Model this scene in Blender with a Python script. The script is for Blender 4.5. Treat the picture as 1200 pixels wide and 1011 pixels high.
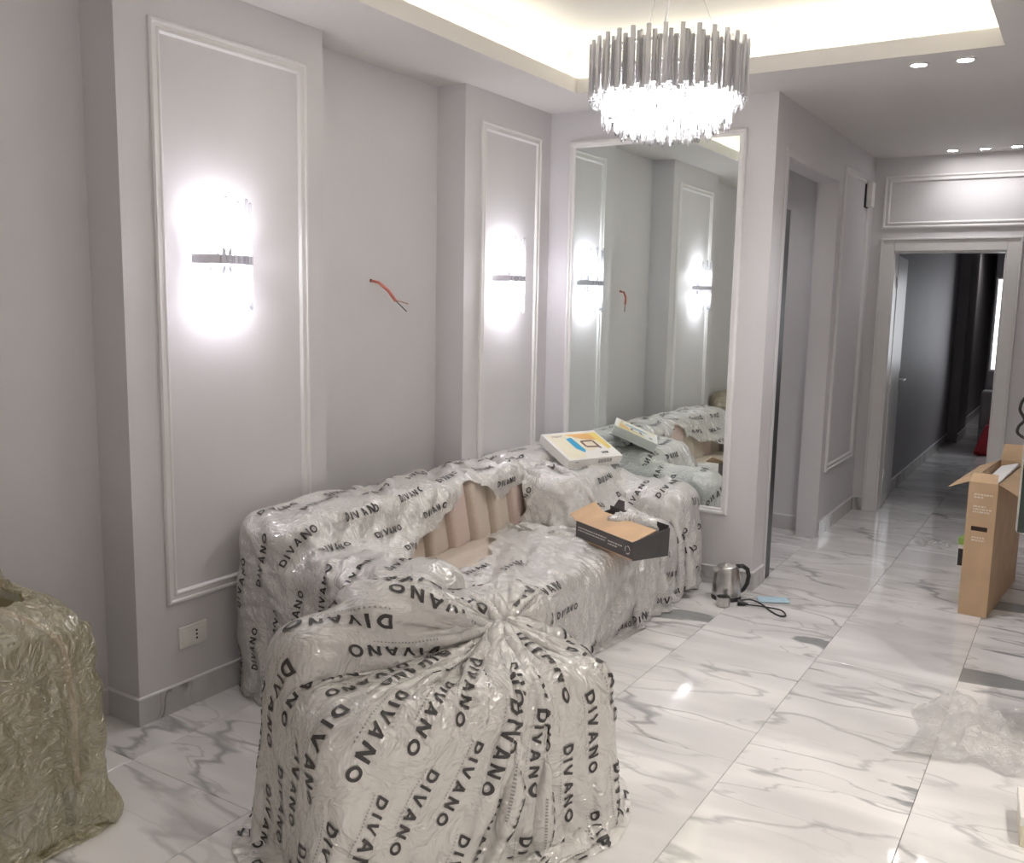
import bpy, bmesh, math, random
import numpy as np
from mathutils import Vector, Matrix, Euler
random.seed(7); RNG = np.random.default_rng(7)
for o in list(bpy.data.objects): bpy.data.objects.remove(o, do_unlink=True)
S = bpy.context.scene
C = S.collection
PI = math.pi

# ------------------------------------------------------------------ camera
def make_camera():
    yaw, pit, rol, f = .5553, -.1412, .0195, 1082.4491
    fw = Vector((-math.sin(yaw)*math.cos(pit), math.cos(yaw)*math.cos(pit), math.sin(pit)))
    rt = Vector((math.cos(yaw), math.sin(yaw), 0)); up = rt.cross(fw)
    r = rt*math.cos(rol)+up*math.sin(rol); u = -rt*math.sin(rol)+up*math.cos(rol)
    cd = bpy.data.cameras.new('camera'); cam = bpy.data.objects.new('camera', cd); C.objects.link(cam)
    cd.sensor_fit = 'HORIZONTAL'; cd.sensor_width = 36; cd.lens = f/1200*36
    cd.clip_start = .05
    m = Matrix.Identity(4)
    for i in range(3):
        m[i][0] = r[i]; m[i][1] = u[i]; m[i][2] = -fw[i]
    m[0][3], m[1][3], m[2][3] = 0, 0, 1.65
    cam.matrix_world = m
    S.camera = cam
make_camera()

# ------------------------------------------------------------------ world, exposure
w = bpy.data.worlds.new('world'); S.world = w; w.use_nodes = True
w.node_tree.nodes['Background'].inputs[0].default_value = (.5, .52, .55, 1)
w.node_tree.nodes['Background'].inputs[1].default_value = .15
S.view_settings.view_transform = 'Standard'; S.view_settings.look = 'None'
S.view_settings.gamma = 1; S.view_settings.use_curve_mapping = False
S.view_settings.exposure = 1.42

COL_SCONCE = (.96, .94, 1.0); COL_COVE = (1.0, .95, .74); COL_SPOT = (1.0, .97, .98); COL_FILL = (1.0, .93, .83)
P_SCONCE, P_CHAND, P_SPOT, P_FILL, P_COVE = 1.45, 11.0, 12.0, 50.0, .62
def lamp(name, kind, loc, power, color, **kw):
    d = bpy.data.lights.new(name, kind); d.energy = power; d.color = color
    rot = kw.pop('rot', None)
    for k, v in kw.items(): setattr(d, k, v)
    o = bpy.data.objects.new(name, d); C.objects.link(o); o.location = loc
    if rot: o.rotation_euler = rot
    return o

# ------------------------------------------------------------------ room constants
XL, XN = -2.97, -3.16           # wall face, recess face
YB = 5.18                       # mirror wall
XH = -1.55                      # hall side wall
YD = 7.83                       # door wall
ZC, ZU = 2.80, 3.07
TX0, TX1, TY0, TY1 = -2.56, -.435, 2.295, 4.745
XR, YF = 1.8, -2.6

# cove light: strips lying on the ledge of the ceiling tray
cy, cxm = (TY0+TY1)/2, (TX0+TX1)/2
for nm, loc, sx, sy in (('cove_light', (TX0-.07, cy, 2.895), .05, TY1-TY0), ('cove_light', (TX1+.07, cy, 2.895), .05, TY1-TY0),
                        ('cove_light', (cxm, TY0-.07, 2.895), TX1-TX0, .05), ('cove_light', (cxm, TY1+.07, 2.895), TX1-TX0, .05)):
    lamp(nm, 'AREA', loc, P_COVE, COL_COVE, shape='RECTANGLE', size=sx, size_y=sy, rot=(PI, 0, 0))

# ------------------------------------------------------------------ node helpers / materials
MATS = {}
def newmat(name):
    m = bpy.data.materials.new(name); m.use_nodes = True
    nt = m.node_tree; b = nt.nodes['Principled BSDF']; MATS[name] = m
    return m, nt, b
def N(nt, t, **kw):
    n = nt.nodes.new(t)
    for k, v in kw.items():
        if k.startswith('i_'):
            key = k[2:]
            key = int(key) if key.isdigit() else key.replace('_', ' ')
            n.inputs[key].default_value = v
        else: setattr(n, k, v)
    return n
def L(nt, a, b): nt.links.new(a, b)
def math_(nt, op, a, b=None, c=None, clamp=False):
    n = nt.nodes.new('ShaderNodeMath'); n.operation = op; n.use_clamp = clamp
    for i, v in enumerate((a, b, c)):
        if v is None: continue
        if isinstance(v, (int, float)): n.inputs[i].default_value = v
        else: nt.links.new(v, n.inputs[i])
    return n.outputs[0]
def ramp(nt, fac, stops, interp='LINEAR'):
    n = nt.nodes.new('ShaderNodeValToRGB'); n.color_ramp.interpolation = interp
    e = n.color_ramp.elements
    while len(e) < len(stops): e.new(.5)
    for i, (p, c) in enumerate(stops):
        e[i].position = p; e[i].color = c if len(c) == 4 else (*c, 1)
    nt.links.new(fac, n.inputs[0]); return n.outputs[0]
def mixc(nt, fac, a, b, mode='MIX'):
    n = nt.nodes.new('ShaderNodeMix'); n.data_type = 'RGBA'; n.blend_type = mode
    for sock, v in ((n.inputs[0], fac), (n.inputs[6], a), (n.inputs[7], b)):
        if isinstance(v, (int, float)): sock.default_value = v
        elif isinstance(v, tuple): sock.default_value = v if len(v) == 4 else (*v, 1)
        else: nt.links.new(v, sock)
    return n.outputs[2]
def bump(nt, b, h, strength=.2, dist=.01):
    n = nt.nodes.new('ShaderNodeBump'); n.inputs['Strength'].default_value = strength; n.inputs['Distance'].default_value = dist
    nt.links.new(h, n.inputs['Height']); nt.links.new(n.outputs[0], b.inputs['Normal']); return n
def basic(name, col, rough=.5, metal=0., nscale=0, namt=.06, bstr=0., coat=0., spec=.5):
    m, nt, b = newmat(name)
    b.inputs['Roughness'].default_value = rough; b.inputs['Metallic'].default_value = metal
    b.inputs['Coat Weight'].default_value = coat; b.inputs['Specular IOR Level'].default_value = spec
    tc = N(nt, 'ShaderNodeTexCoord')
    n = N(nt, 'ShaderNodeTexNoise', i_Scale=nscale or 8.); n.inputs['Detail'].default_value = 4
    L(nt, tc.outputs['Object'], n.inputs['Vector'])
    dark = tuple(c*(1-namt) for c in col); lite = tuple(min(1, c*(1+namt)) for c in col)
    L(nt, ramp(nt, n.outputs[0], [(.3, dark), (.7, lite)]), b.inputs['Base Color'])
    if bstr: bump(nt, b, n.outputs[0], bstr, .004)
    return m
def emit(name, col, strength):
    m, nt, b = newmat(name)
    b.inputs['Base Color'].default_value = (*col, 1)
    b.inputs['Emission Color'].default_value = (*col, 1); b.inputs['Emission Strength'].default_value = strength
    return m

basic('wall_paint', (.70, .685, .705), .55, nscale=3, namt=.015, bstr=.03)
basic('wall_paint_hall', (.70, .685, .70), .55, nscale=3, namt=.015, bstr=.03)
basic('ceiling_paint', (.72, .70, .69), .6, nscale=3, namt=.015)
basic('trim_white', (.80, .79, .79), .4, nscale=6, namt=.02)
basic('door_white', (.80, .79, .78), .35, nscale=6, namt=.02)
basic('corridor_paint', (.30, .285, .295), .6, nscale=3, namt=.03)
basic('grout', (.42, .40, .39), .8, nscale=30)
basic('chrome', (.72, .72, .74), .18, 1.)
basic('brushed_steel', (.62, .61, .60), .28, 1., nscale=30, namt=.08)
basic('silver_tube', (.60, .60, .64), .38, .4, nscale=4, namt=.1)
basic('lamp_metal', (.80, .80, .88), .35, .1)
basic('black_plastic', (.03, .03, .032), .4)
basic('dark_metal', (.12, .12, .13), .35, .8)
basic('outlet_white', (.82, .81, .78), .35)
basic('beige_fabric', (.62, .54, .46), .85, nscale=220, namt=.12, bstr=.3)
basic('pink_fabric', (.66, .53, .48), .85, nscale=220, namt=.1, bstr=.3)
basic('taupe_fabric', (.36, .32, .27), .85, nscale=200, namt=.15, bstr=.3)
basic('grey_fabric', (.45, .42, .39), .85, nscale=200, namt=.12, bstr=.3)
basic('olive_fabric', (.30, .26, .16), .85, nscale=200, namt=.15, bstr=.3)
basic('orange_piping', (.72, .55, .42), .7)
basic('dark_leg', (.05, .045, .045), .4)
basic('red_sheath', (.70, .20, .16), .5)
basic('red_cloth', (.55, .05, .07), .7)
basic('copper', (.5, .28, .2), .4, .6)
basic('mask_blue', (.50, .68, .80), .8, nscale=80)
basic('foam_white', (.86, .85, .84), .7, nscale=40)
basic('green_print', (.35, .55, .12), .5)
basic('ink', (.055, .052, .052), .45)
basic('ink_grey', (.32, .31, .30), .5)
basic('screen_dark', (.02, .035, .03), .18)
basic('screen_rim', (.55, .53, .48), .4)
basic('box_black', (.085, .08, .082), .45, nscale=20)
basic('box_print_white', (.62, .60, .60), .6)
basic('carton_print', (.78, .70, .60), .7)
basic('slot_dark', (.06, .04, .03), .9)
basic('cream_card', (.86, .80, .62), .45, nscale=5, namt=.06)
basic('white_card', (.86, .84, .80), .45, nscale=5, namt=.03)
basic('blue_print', (.04, .42, .72), .4)
basic('brown_print', (.22, .12, .10), .4)
basic('orange_print', (.85, .50, .18), .4)
basic('yellow_print', (.88, .70, .20), .4)
basic('suitcase_grey', (.22, .21, .22), .5)
basic('wood_console', (.35, .24, .16), .5, nscale=12)
emit('bulb_glow', (1., .96, 1.), 60.)
emit('bulb_warm', (1., .95, .86), 30.)
emit('spot_glow', (1., .97, .95), 22.)
emit('led_strip', COL_COVE, 4.)
emit('daylight_pane', (.93, .96, 1.), 1.6)

def mat_cardboard(name='cardboard', col=(.50, .33, .19)):
    m, nt, b = newmat(name); tc = N(nt, 'ShaderNodeTexCoord')
    wv = N(nt, 'ShaderNodeTexWave', i_Scale=60., i_Distortion=.6); L(nt, tc.outputs['Object'], wv.inputs['Vector'])
    n = N(nt, 'ShaderNodeTexNoise', i_Scale=7.); n.inputs['Detail'].default_value = 6; L(nt, tc.outputs['Object'], n.inputs['Vector'])
    c = ramp(nt, n.outputs[0], [(.3, tuple(x*.9 for x in col)), (.7, tuple(x*1.1 for x in col))])
    L(nt, c, b.inputs['Base Color']); b.inputs['Roughness'].default_value = .75
    bump(nt, b, wv.outputs[0], .05, .002)
mat_cardboard('cardboard', (.60, .42, .26))
mat_cardboard('cardboard_light', (.66, .45, .28))

def mat_marble(name='marble', grey=1.0, rough=.09):
    m, nt, b = newmat(name)
    tc = N(nt, 'ShaderNodeTexCoord'); oi = N(nt, 'ShaderNodeObjectInfo')
    off = N(nt, 'ShaderNodeVectorMath', operation='SCALE'); off.inputs[0].default_value = (13.1, 7.7, 3.3); L(nt, oi.outputs['Random'], off.inputs['Scale'])
    add = N(nt, 'ShaderNodeVectorMath', operation='ADD'); L(nt, tc.outputs['Object'], add.inputs[0]); L(nt, off.outputs[0], add.inputs[1])
    # veins run mostly across the tile, leaning a little
    mp = N(nt, 'ShaderNodeMapping'); mp.inputs['Rotation'].default_value = (0, 0, -.34); mp.inputs['Scale'].default_value = (.62, 1.9, 1)
    L(nt, add.outputs[0], mp.inputs['Vector'])
    wn = N(nt, 'ShaderNodeTexNoise', i_Scale=1.6); wn.inputs['Detail'].default_value = 5; L(nt, mp.outputs[0], wn.inputs['Vector'])
    sb = N(nt, 'ShaderNodeVectorMath', operation='SUBTRACT'); sb.inputs[1].default_value = (.5, .5, .5); L(nt, wn.outputs['Color'], sb.inputs[0])
    sc = N(nt, 'ShaderNodeVectorMath', operation='SCALE', i_Scale=.55); L(nt, sb.outputs[0], sc.inputs[0])
    wp = N(nt, 'ShaderNodeVectorMath', operation='ADD'); L(nt, mp.outputs[0], wp.inputs[0]); L(nt, sc.outputs[0], wp.inputs[1])
    def vein(scale, width, soft, seed):
        v2 = N(nt, 'ShaderNodeVectorMath', operation='ADD'); v2.inputs[1].default_value = (seed, seed*1.7, 0); L(nt, wp.outputs[0], v2.inputs[0])
        n = N(nt, 'ShaderNodeTexNoise', i_Scale=scale); n.inputs['Detail'].default_value = 2.5; n.inputs['Roughness'].default_value = .55
        L(nt, v2.outputs[0], n.inputs['Vector'])
        d = math_(nt, 'ABSOLUTE', math_(nt, 'SUBTRACT', n.outputs[0], .5))
        return ramp(nt, d, [(width, (1, 1, 1)), (width+soft, (0, 0, 0))]), n.outputs[0]
    v1, n1 = vein(1.15, .0015, .015, 0.)
    v2, n2 = vein(2.1, .001, .010, 5.3)
    v3, n3 = vein(.9, .01, .085, 11.7)
    n4 = N(nt, 'ShaderNodeTexNoise', i_Scale=1.1); n4.inputs['Detail'].default_value = 3; L(nt, wp.outputs[0], n4.inputs['Vector'])
    patch = ramp(nt, n4.outputs[0], [(.52, (0, 0, 0)), (.70, (1, 1, 1))])
    blot = N(nt, 'ShaderNodeTexNoise', i_Scale=1.9); blot.inputs['Detail'].default_value = 6
    L(nt, wp.outputs[0], blot.inputs['Vector'])
    bl = ramp(nt, blot.outputs[0], [(.645, (0, 0, 0)), (.675, (1, 1, 1))])
    base = (.90*grey, .885*grey, .875*grey)
    c = mixc(nt, math_(nt, 'MULTIPLY', v3, .5), base, (.55*grey, .54*grey, .54*grey))
    c = mixc(nt, math_(nt, 'MULTIPLY', patch, .32), c, (.52*grey, .51*grey, .52*grey))
    mask = ramp(nt, n4.outputs[0], [(.40, (.25, .25, .25)), (.58, (1, 1, 1))])
    c = mixc(nt, math_(nt, 'MULTIPLY', v1, math_(nt, 'MULTIPLY', mask, .75)), c, (.27*grey, .27*grey, .28*grey))
    c = mixc(nt, math_(nt, 'MULTIPLY', v2, math_(nt, 'MULTIPLY', mask, .45)), c, (.36*grey, .35*grey, .35*grey))
    c = mixc(nt, math_(nt, 'MULTIPLY', bl, .8), c, (.20*grey, .215*grey, .22*grey))
    L(nt, c, b.inputs['Base Color']); b.inputs['Roughness'].default_value = rough
    b.inputs['Specular IOR Level'].default_value = .5
mat_marble('marble', 1.0, .055)
mat_marble('marble_baseboard', .78, .2)

def mat_film(name, col, rough, trans, transl, bscale, bstr, spec=.6, gloss=.10):
    """thin plastic film: glossy skin, light passing through it"""
    m, nt, b = newmat(name)
    tc = N(nt, 'ShaderNodeTexCoord')
    n = N(nt, 'ShaderNodeTexNoise', i_Scale=bscale); n.inputs['Detail'].default_value = 3; n.inputs['Distortion'].default_value = 1.2
    L(nt, tc.outputs['Object'], n.inputs['Vector'])
    r1 = math_(nt, 'ABSOLUTE', math_(nt, 'SUBTRACT', n.outputs[0], .5))
    mx = N(nt, 'ShaderNodeVectorMath', operation='SCALE', i_Scale=.35); L(nt, n.outputs['Color'], mx.inputs[0])
    va = N(nt, 'ShaderNodeVectorMath', operation='ADD'); L(nt, tc.outputs['Object'], va.inputs[0]); L(nt, mx.outputs[0], va.inputs[1])
    vo = N(nt, 'ShaderNodeTexVoronoi', i_Scale=bscale*1.6); L(nt, va.outputs[0], vo.inputs['Vector'])
    vo2 = N(nt, 'ShaderNodeTexVoronoi', i_Scale=bscale*4.); L(nt, va.outputs[0], vo2.inputs['Vector'])
    hgt = math_(nt, 'ADD', math_(nt, 'MULTIPLY', r1, 1.2), math_(nt, 'ADD', math_(nt, 'MULTIPLY', vo.outputs['Distance'], .9), math_(nt, 'MULTIPLY', vo2.outputs['Distance'], .3)))
    b.inputs['Base Color'].default_value = (*col, 1); b.inputs['Roughness'].default_value = rough
    b.inputs['Specular IOR Level'].default_value = spec
    bn = N(nt, 'ShaderNodeBump'); bn.inputs['Strength'].default_value = bstr; bn.inputs['Distance'].default_value = .02; L(nt, hgt, bn.inputs['Height'])
    bump(nt, b, hgt, bstr*.35, .012)
    gl = N(nt, 'ShaderNodeBsdfGlossy', i_Roughness=.17); gl.inputs['Color'].default_value = (1, 1, 1, 1); L(nt, bn.outputs[0], gl.inputs['Normal'])
    lw = N(nt, 'ShaderNodeLayerWeight', i_Blend=.35); L(nt, bn.outputs[0], lw.inputs['Normal'])
    gf = math_(nt, 'ADD', gloss, math_(nt, 'MULTIPLY', lw.outputs['Fresnel'], .30))
    tl = N(nt, 'ShaderNodeBsdfTranslucent'); tl.inputs['Color'].default_value = (*col, 1); pass
    tr = N(nt, 'ShaderNodeBsdfTransparent'); tr.inputs['Color'].default_value = (*[min(1, c**.35) for c in col], 1)
    m1 = N(nt, 'ShaderNodeMixShader'); m1.inputs[0].default_value = transl; L(nt, b.outputs[0], m1.inputs[1]); L(nt, tl.outputs[0], m1.inputs[2])
    m2 = N(nt, 'ShaderNodeMixShader'); m2.inputs[0].default_value = trans; L(nt, m1.outputs[0], m2.inputs[1]); L(nt, tr.outputs[0], m2.inputs[2])
    m3 = N(nt, 'ShaderNodeMixShader'); L(nt, gf, m3.inputs[0]); L(nt, m2.outputs[0], m3.inputs[1]); L(nt, gl.outputs[0], m3.inputs[2])
    L(nt, m3.outputs[0], nt.nodes['Material Output'].inputs['Surface'])
mat_film('white_film', (.83, .815, .79), .4, .04, .25, 9., .5, .3, .09)
mat_film('white_film_gloss', (.83, .81, .775), .4, .04, .25, 8., .65, .3, .18)
mat_film('yellow_film', (.76, .71, .47), .3, .60, .25, 8., .75, .3, .2)
mat_film('clear_film', (.92, .91, .90), .10, .68, .15, 14., .6, .4, .12)

def mat_crystal(name, tr_amt, col=(.95, .95, .97)):
    m, nt, b = newmat(name)
    gl = N(nt, 'ShaderNodeBsdfGlossy', i_Roughness=.06); gl.inputs['Color'].default_value = (1, 1, 1, 1)
    tl = N(nt, 'ShaderNodeBsdfTranslucent'); tl.inputs['Color'].default_value = (*col, 1)
    tr = N(nt, 'ShaderNodeBsdfTransparent'); tr.inputs['Color'].default_value = (.97, .97, .98, 1)
    a = N(nt, 'ShaderNodeMixShader'); a.inputs[0].default_value = tr_amt; L(nt, tl.outputs[0], a.inputs[1]); L(nt, tr.outputs[0], a.inputs[2])
    fr = N(nt, 'ShaderNodeFresnel', i_IOR=1.6)
    c = N(nt, 'ShaderNodeMixShader'); L(nt, math_(nt, 'ADD', fr.outputs[0], .08), c.inputs[0]); L(nt, a.outputs[0], c.inputs[1]); L(nt, gl.outputs[0], c.inputs[2])
    L(nt, c.outputs[0], nt.nodes['Material Output'].inputs['Surface'])
mat_crystal('glass_rod', .75, (.8, .8, .85)); mat_crystal('crystal', .80, (.55, .55, .58))
m, nt, b = newmat('mirror_glass')
b.inputs['Base Color'].default_value = (.82, .88, .86, 1); b.inputs['Metallic'].default_value = 1; b.inputs['Roughness'].default_value = .015

# ------------------------------------------------------------------ mesh helpers
class MB:
    def __init__(s): s.v = []; s.f = []; s.m = []
    def add(s, vs, fs, mi=0):
        k = len(s.v); s.v += [tuple(p) for p in vs]; s.f += [tuple(i+k for i in f) for f in fs]; s.m += [mi]*len(fs); return s
    def box(s, a, b, mi=0):
        (x0, y0, z0), (x1, y1, z1) = a, b
        return s.add([(x0,y0,z0),(x1,y0,z0),(x1,y1,z0),(x0,y1,z0),(x0,y0,z1),(x1,y0,z1),(x1,y1,z1),(x0,y1,z1)],
              [(0,3,2,1),(4,5,6,7),(0,1,5,4),(1,2,6,5),(2,3,7,6),(3,0,4,7)], mi)
    def hexa(s, p, mi=0):     # 4 bottom + 4 top points
        return s.add(p, [(0,3,2,1),(4,5,6,7),(0,1,5,4),(1,2,6,5),(2,3,7,6),(3,0,4,7)], mi)
    def prism(s, poly, z0, z1, mi=0):
        n = len(poly)
        vs = [(x, y, z0) for x, y in poly]+[(x, y, z1) for x, y in poly]
        return s.add(vs, [tuple(range(n-1, -1, -1)), tuple(range(n, 2*n))]+[(i, (i+1) % n, n+(i+1) % n, n+i) for i in range(n)], mi)
    def lathe(s, prof, seg=24, c=(0, 0, 0), mi=0, cap=True):
        n = len(prof); vs = []
        for r, z in prof:
            for k in range(seg):
                a = 2*PI*k/seg; vs.append((c[0]+r*math.cos(a), c[1]+r*math.sin(a), c[2]+z))
        fs = [(i*seg+k, i*seg+(k+1) % seg, (i+1)*seg+(k+1) % seg, (i+1)*seg+k) for i in range(n-1) for k in range(seg)]
        if cap: fs += [tuple(range(seg-1, -1, -1)), tuple(range((n-1)*seg, n*seg))]
        return s.add(vs, fs, mi)
    def tube(s, pts, r, seg=8, mi=0, closed=False):
        pts = [Vector(p) for p in pts]; n = len(pts); vs = []; prev = None
        rr = r if hasattr(r, '__len__') else [r]*n
        for i, p in enumerate(pts):
            if closed: t = (pts[(i+1) % n]-pts[i-1]).normalized()
            else: t = (pts[min(i+1, n-1)]-pts[max(i-1, 0)]).normalized()
            if prev is None:
                a = Vector((0, 0, 1)) if abs(t.z) < .9 else Vector((1, 0, 0)); nrm = t.cross(a).normalized()
            else: nrm = (prev-t*prev.dot(t)).normalized()
            prev = nrm; bn = t.cross(nrm)
            for k in range(seg):
                a = 2*PI*k/seg; vs.append(p+(nrm*math.cos(a)+bn*math.sin(a))*rr[i])
        m = n if closed else n-1
        fs = [(i*seg+k, i*seg+(k+1) % seg, ((i+1) % n)*seg+(k+1) % seg, ((i+1) % n)*seg+k) for i in range(m) for k in range(seg)]
        if not closed: fs += [tuple(range(seg-1, -1, -1)), tuple(range((n-1)*seg, n*seg))]
        return s.add(vs, fs, mi)
    def frame(s, o, A, B, Nn, a0, a1, b0, b1, prof, mi=0):
        """mitred rectangular moulding; prof = [(inset, height)]"""
        o, A, B, Nn = map(Vector, (o, A, B, Nn)); vs = []
        for d, h in prof:
            for a, b in ((a0+d, b0+d), (a1-d, b0+d), (a1-d, b1-d), (a0+d, b1-d)): vs.append(o+A*a+B*b+Nn*h)
        n = len(prof)
        fs = [(i*4+k, i*4+(k+1) % 4, (i+1)*4+(k+1) % 4, (i+1)*4+k) for i in range(n-1) for k in range(4)]
        return s.add(vs, fs, mi)
    def build(s, name, mats, parent=None, smooth=False, bevel=0, seg=2, loc=None, subsurf=0, autos=False):
        me = bpy.data.meshes.new(name); me.from_pydata(s.v, [], s.f); me.update()
        for mm in (mats if isinstance(mats, (list, tuple)) else [mats]): me.materials.append(MATS[mm])
        me.polygons.foreach_set('material_index', s.m)
        bm = bmesh.new(); bm.from_mesh(me); bmesh.ops.recalc_face_normals(bm, faces=bm.faces); bm.to_mesh(me); bm.free()
        if smooth: me.polygons.foreach_set('use_smooth', [True]*len(me.polygons))
        o = bpy.data.objects.new(name, me); C.objects.link(o)
        if parent: o.parent = parent
        if loc: o.location = loc
        if bevel:
            md = o.modifiers.new('bevel', 'BEVEL'); md.width = bevel; md.segments = seg; md.limit_method = 'ANGLE'
            if autos:
                me.polygons.foreach_set('use_smooth', [True]*len(me.polygons)); md.harden_normals = True
        if subsurf:
            md = o.modifiers.new('sub', 'SUBSURF'); md.levels = md.render_levels = subsurf
        return o
def tag(o, label=None, cat=None, group=None, kind=None):
    for k, v in (('label', label), ('category', cat), ('group', group), ('kind', kind)):
        if v: o[k] = v
    return o
def empty(name, loc=(0, 0, 0), rz=0):
    o = bpy.data.objects.new(name, None); C.objects.link(o); o.location = loc; o.rotation_euler = (0, 0, rz); o.empty_display_size = .1; return o
def copy_tree(o, parent=None):
    c = o.copy(); C.objects.link(c); c.parent = parent
    for ch in list(o.children): copy_tree(ch, c)
    return c
def struct(o): o['kind'] = 'structure'; return o
def part_copy(o, loc, rz=0, parent=None, sz=None):
    c = o.copy(); C.objects.link(c); c.parent = parent or o.parent; c.location = loc; c.rotation_euler = (0, 0, rz)
    if sz: c.scale = sz
    return c

# ------------------------------------------------------------------ structure: walls
wall = {}
m = MB().prism([(-3.34, YF), (XN, YF), (XN, 2.114), (XL, 2.114), (XL, 3.15), (XN, 3.15), (XN, 4.25), (XL, 4.25), (XL, YB), (-3.34, YB)], 0, 3.15)
WL = struct(m.build('wall_left', 'wall_paint'))
m = MB().box((-3.34, YB, 0), (XH, 5.43, 3.15)); WM = struct(m.build('wall_mirror_side', 'wall_paint'))
m = MB().box((XH-.14, 6.66, 0), (XH, YD, 3.15)).box((XH-.14, 5.43, 2.49), (XH, 6.66, 3.15)); WH = struct(m.build('wall_hall_left', 'wall_paint_hall'))
DX0, DX1, DZ = -1.365, -.58, 2.085
m = MB().box((XH-.14, YD, 0), (DX0, YD+.15, 3.15)).box((DX1, YD, 0), (XR+.15, YD+.15, 3.15)).box((DX0, YD, DZ), (DX1, YD+.15, 3.15))
WD = struct(m.build('wall_far', 'wall_paint_hall'))
struct(MB().box((XR, YF, 0), (XR+.15, YD, 3.15)).build('wall_right', 'wall_paint'))
struct(MB().box((-3.34, YF-.15, 0), (XR+.15, YF, 3.15)).build('wall_behind', 'wall_paint'))
# small side room behind the mirror wall
struct(MB().box((-3.34, 6.80, 0), (XH-.14, 6.95, 3.15)).build('wall_side_room_far', 'wall_paint_hall'))
struct(MB().box((-3.49, 5.43, 0), (-3.34, 6.95, 3.15)).build('wall_side_room_left', 'wall_paint_hall'))
# corridor behind the door
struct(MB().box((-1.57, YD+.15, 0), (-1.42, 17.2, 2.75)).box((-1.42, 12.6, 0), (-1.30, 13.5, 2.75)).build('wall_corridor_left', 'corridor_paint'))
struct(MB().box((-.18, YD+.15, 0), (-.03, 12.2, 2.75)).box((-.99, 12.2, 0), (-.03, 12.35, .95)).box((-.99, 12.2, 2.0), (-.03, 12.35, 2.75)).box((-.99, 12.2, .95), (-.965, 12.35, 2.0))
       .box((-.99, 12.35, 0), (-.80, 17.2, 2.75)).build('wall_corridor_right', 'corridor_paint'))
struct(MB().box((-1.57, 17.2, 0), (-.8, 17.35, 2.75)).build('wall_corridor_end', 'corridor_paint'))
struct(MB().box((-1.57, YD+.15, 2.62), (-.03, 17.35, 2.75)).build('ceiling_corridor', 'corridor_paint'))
win = struct(MB().box((-.965, 12.27, .95), (-.03, 12.29, 2.0)).build('window_1', 'daylight_pane'))
MB().frame((0, 12.2, 0), (1, 0, 0), (0, 0, 1), (0, -1, 0), -.985, -.03, .93, 2.02, [(0, 0), (0, .01), (.02, .01), (.02, -.06)]).build('window_frame', 'trim_white', win)

# ceiling with a recessed tray
def ring(m, x0, x1, y0, y1, X0, X1, Y0, Y1, z0, z1):
    m.box((X0, Y0, z0), (X1, y0, z1)).box((X0, y1, z0), (X1, Y1, z1)).box((X0, y0, z0), (x0, y1, z1)).box((x1, y0, z0), (X1, y1, z1))
m = MB(); ring(m, TX0, TX1, TY0, TY1, -3.34, XR+.15, YF-.15, YB, ZC, 2.88)
ring(m, TX0-.14, TX1+.14, TY0-.14, TY1+.14, -3.34, XR+.15, YF-.15, YB, 2.88, 3.15)
m.box((TX0-.15, TY0-.15, ZU), (TX1+.15, TY1+.15, 3.15)).box((XH, YB, ZC), (XR+.15, YD+.15, 2.88)).box((-3.34, 5.43, ZC-.1), (XH-.14, 6.95, 2.9))
CE = struct(m.build('ceiling', 'ceiling_paint'))
for a, b in (((TX0-.09, TY0-.09), (TX0-.06, TY1+.09)), ((TX1+.06, TY0-.09), (TX1+.09, TY1+.09)), ((TX0-.06, TY0-.09), (TX1+.06, TY0-.06)), ((TX0-.06, TY1+.06), (TX1+.06, TY1+.09))):
    MB().box((*a, 2.88), (*b, 2.888)).build('led_strip', 'led_strip', CE)

# mouldings on the walls
PROF = [(0, 0), (0, .010), (.006, .016), (.014, .016), (.019, .008), (.031, .008), (.036, .013), (.043, .013), (.050, .004), (.050, 0)]
def panel(o, A, B, Nn, a0, a1, b0, b1, parent):
    f = MB().frame(o, A, B, Nn, a0, a1, b0, b1, PROF).build('panel_moulding', 'trim_white', parent); return f
Zv = (0, 0, 1)
panel((XL, 0, 0), (0, 1, 0), Zv, (1, 0, 0), 2.25, 3.04, .44, 2.635, WL)
panel((XL, 0, 0), (0, 1, 0), Zv, (1, 0, 0), 4.40, 5.055, .44, 2.635, WL)
panel((XH, 0, 0), (0, 1, 0), Zv, (1, 0, 0), 6.80, 7.66, .46, 2.62, WH)
panel((0, YD, 0), (1, 0, 0), Zv, (0, -1, 0), -1.468, -.35, 2.26, 2.66, WD)
# casing of the opening to the side room
CAS = [(0, 0), (0, .014), (.02, .018), (.06, .012), (.065, 0)]
t = struct(MB().box((XH, 5.385, 0), (XH+.006, 5.43, 2.535)).box((XH, 6.66, 0), (XH+.006, 6.705, 2.535)).box((XH, 5.43, 2.49), (XH+.006, 6.66, 2.535)).build('trim_1', 'wall_paint_hall', bevel=.002))
# narrow dark strip along the near edge of that opening
tag(MB().box((XH-.045, 5.431, 0), (XH+.003, 5.53, 2.2)).build('opening_dark_strip', 'black_plastic', bevel=.002), 'dark narrow strip along the near edge of the hall opening', 'door')
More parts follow.
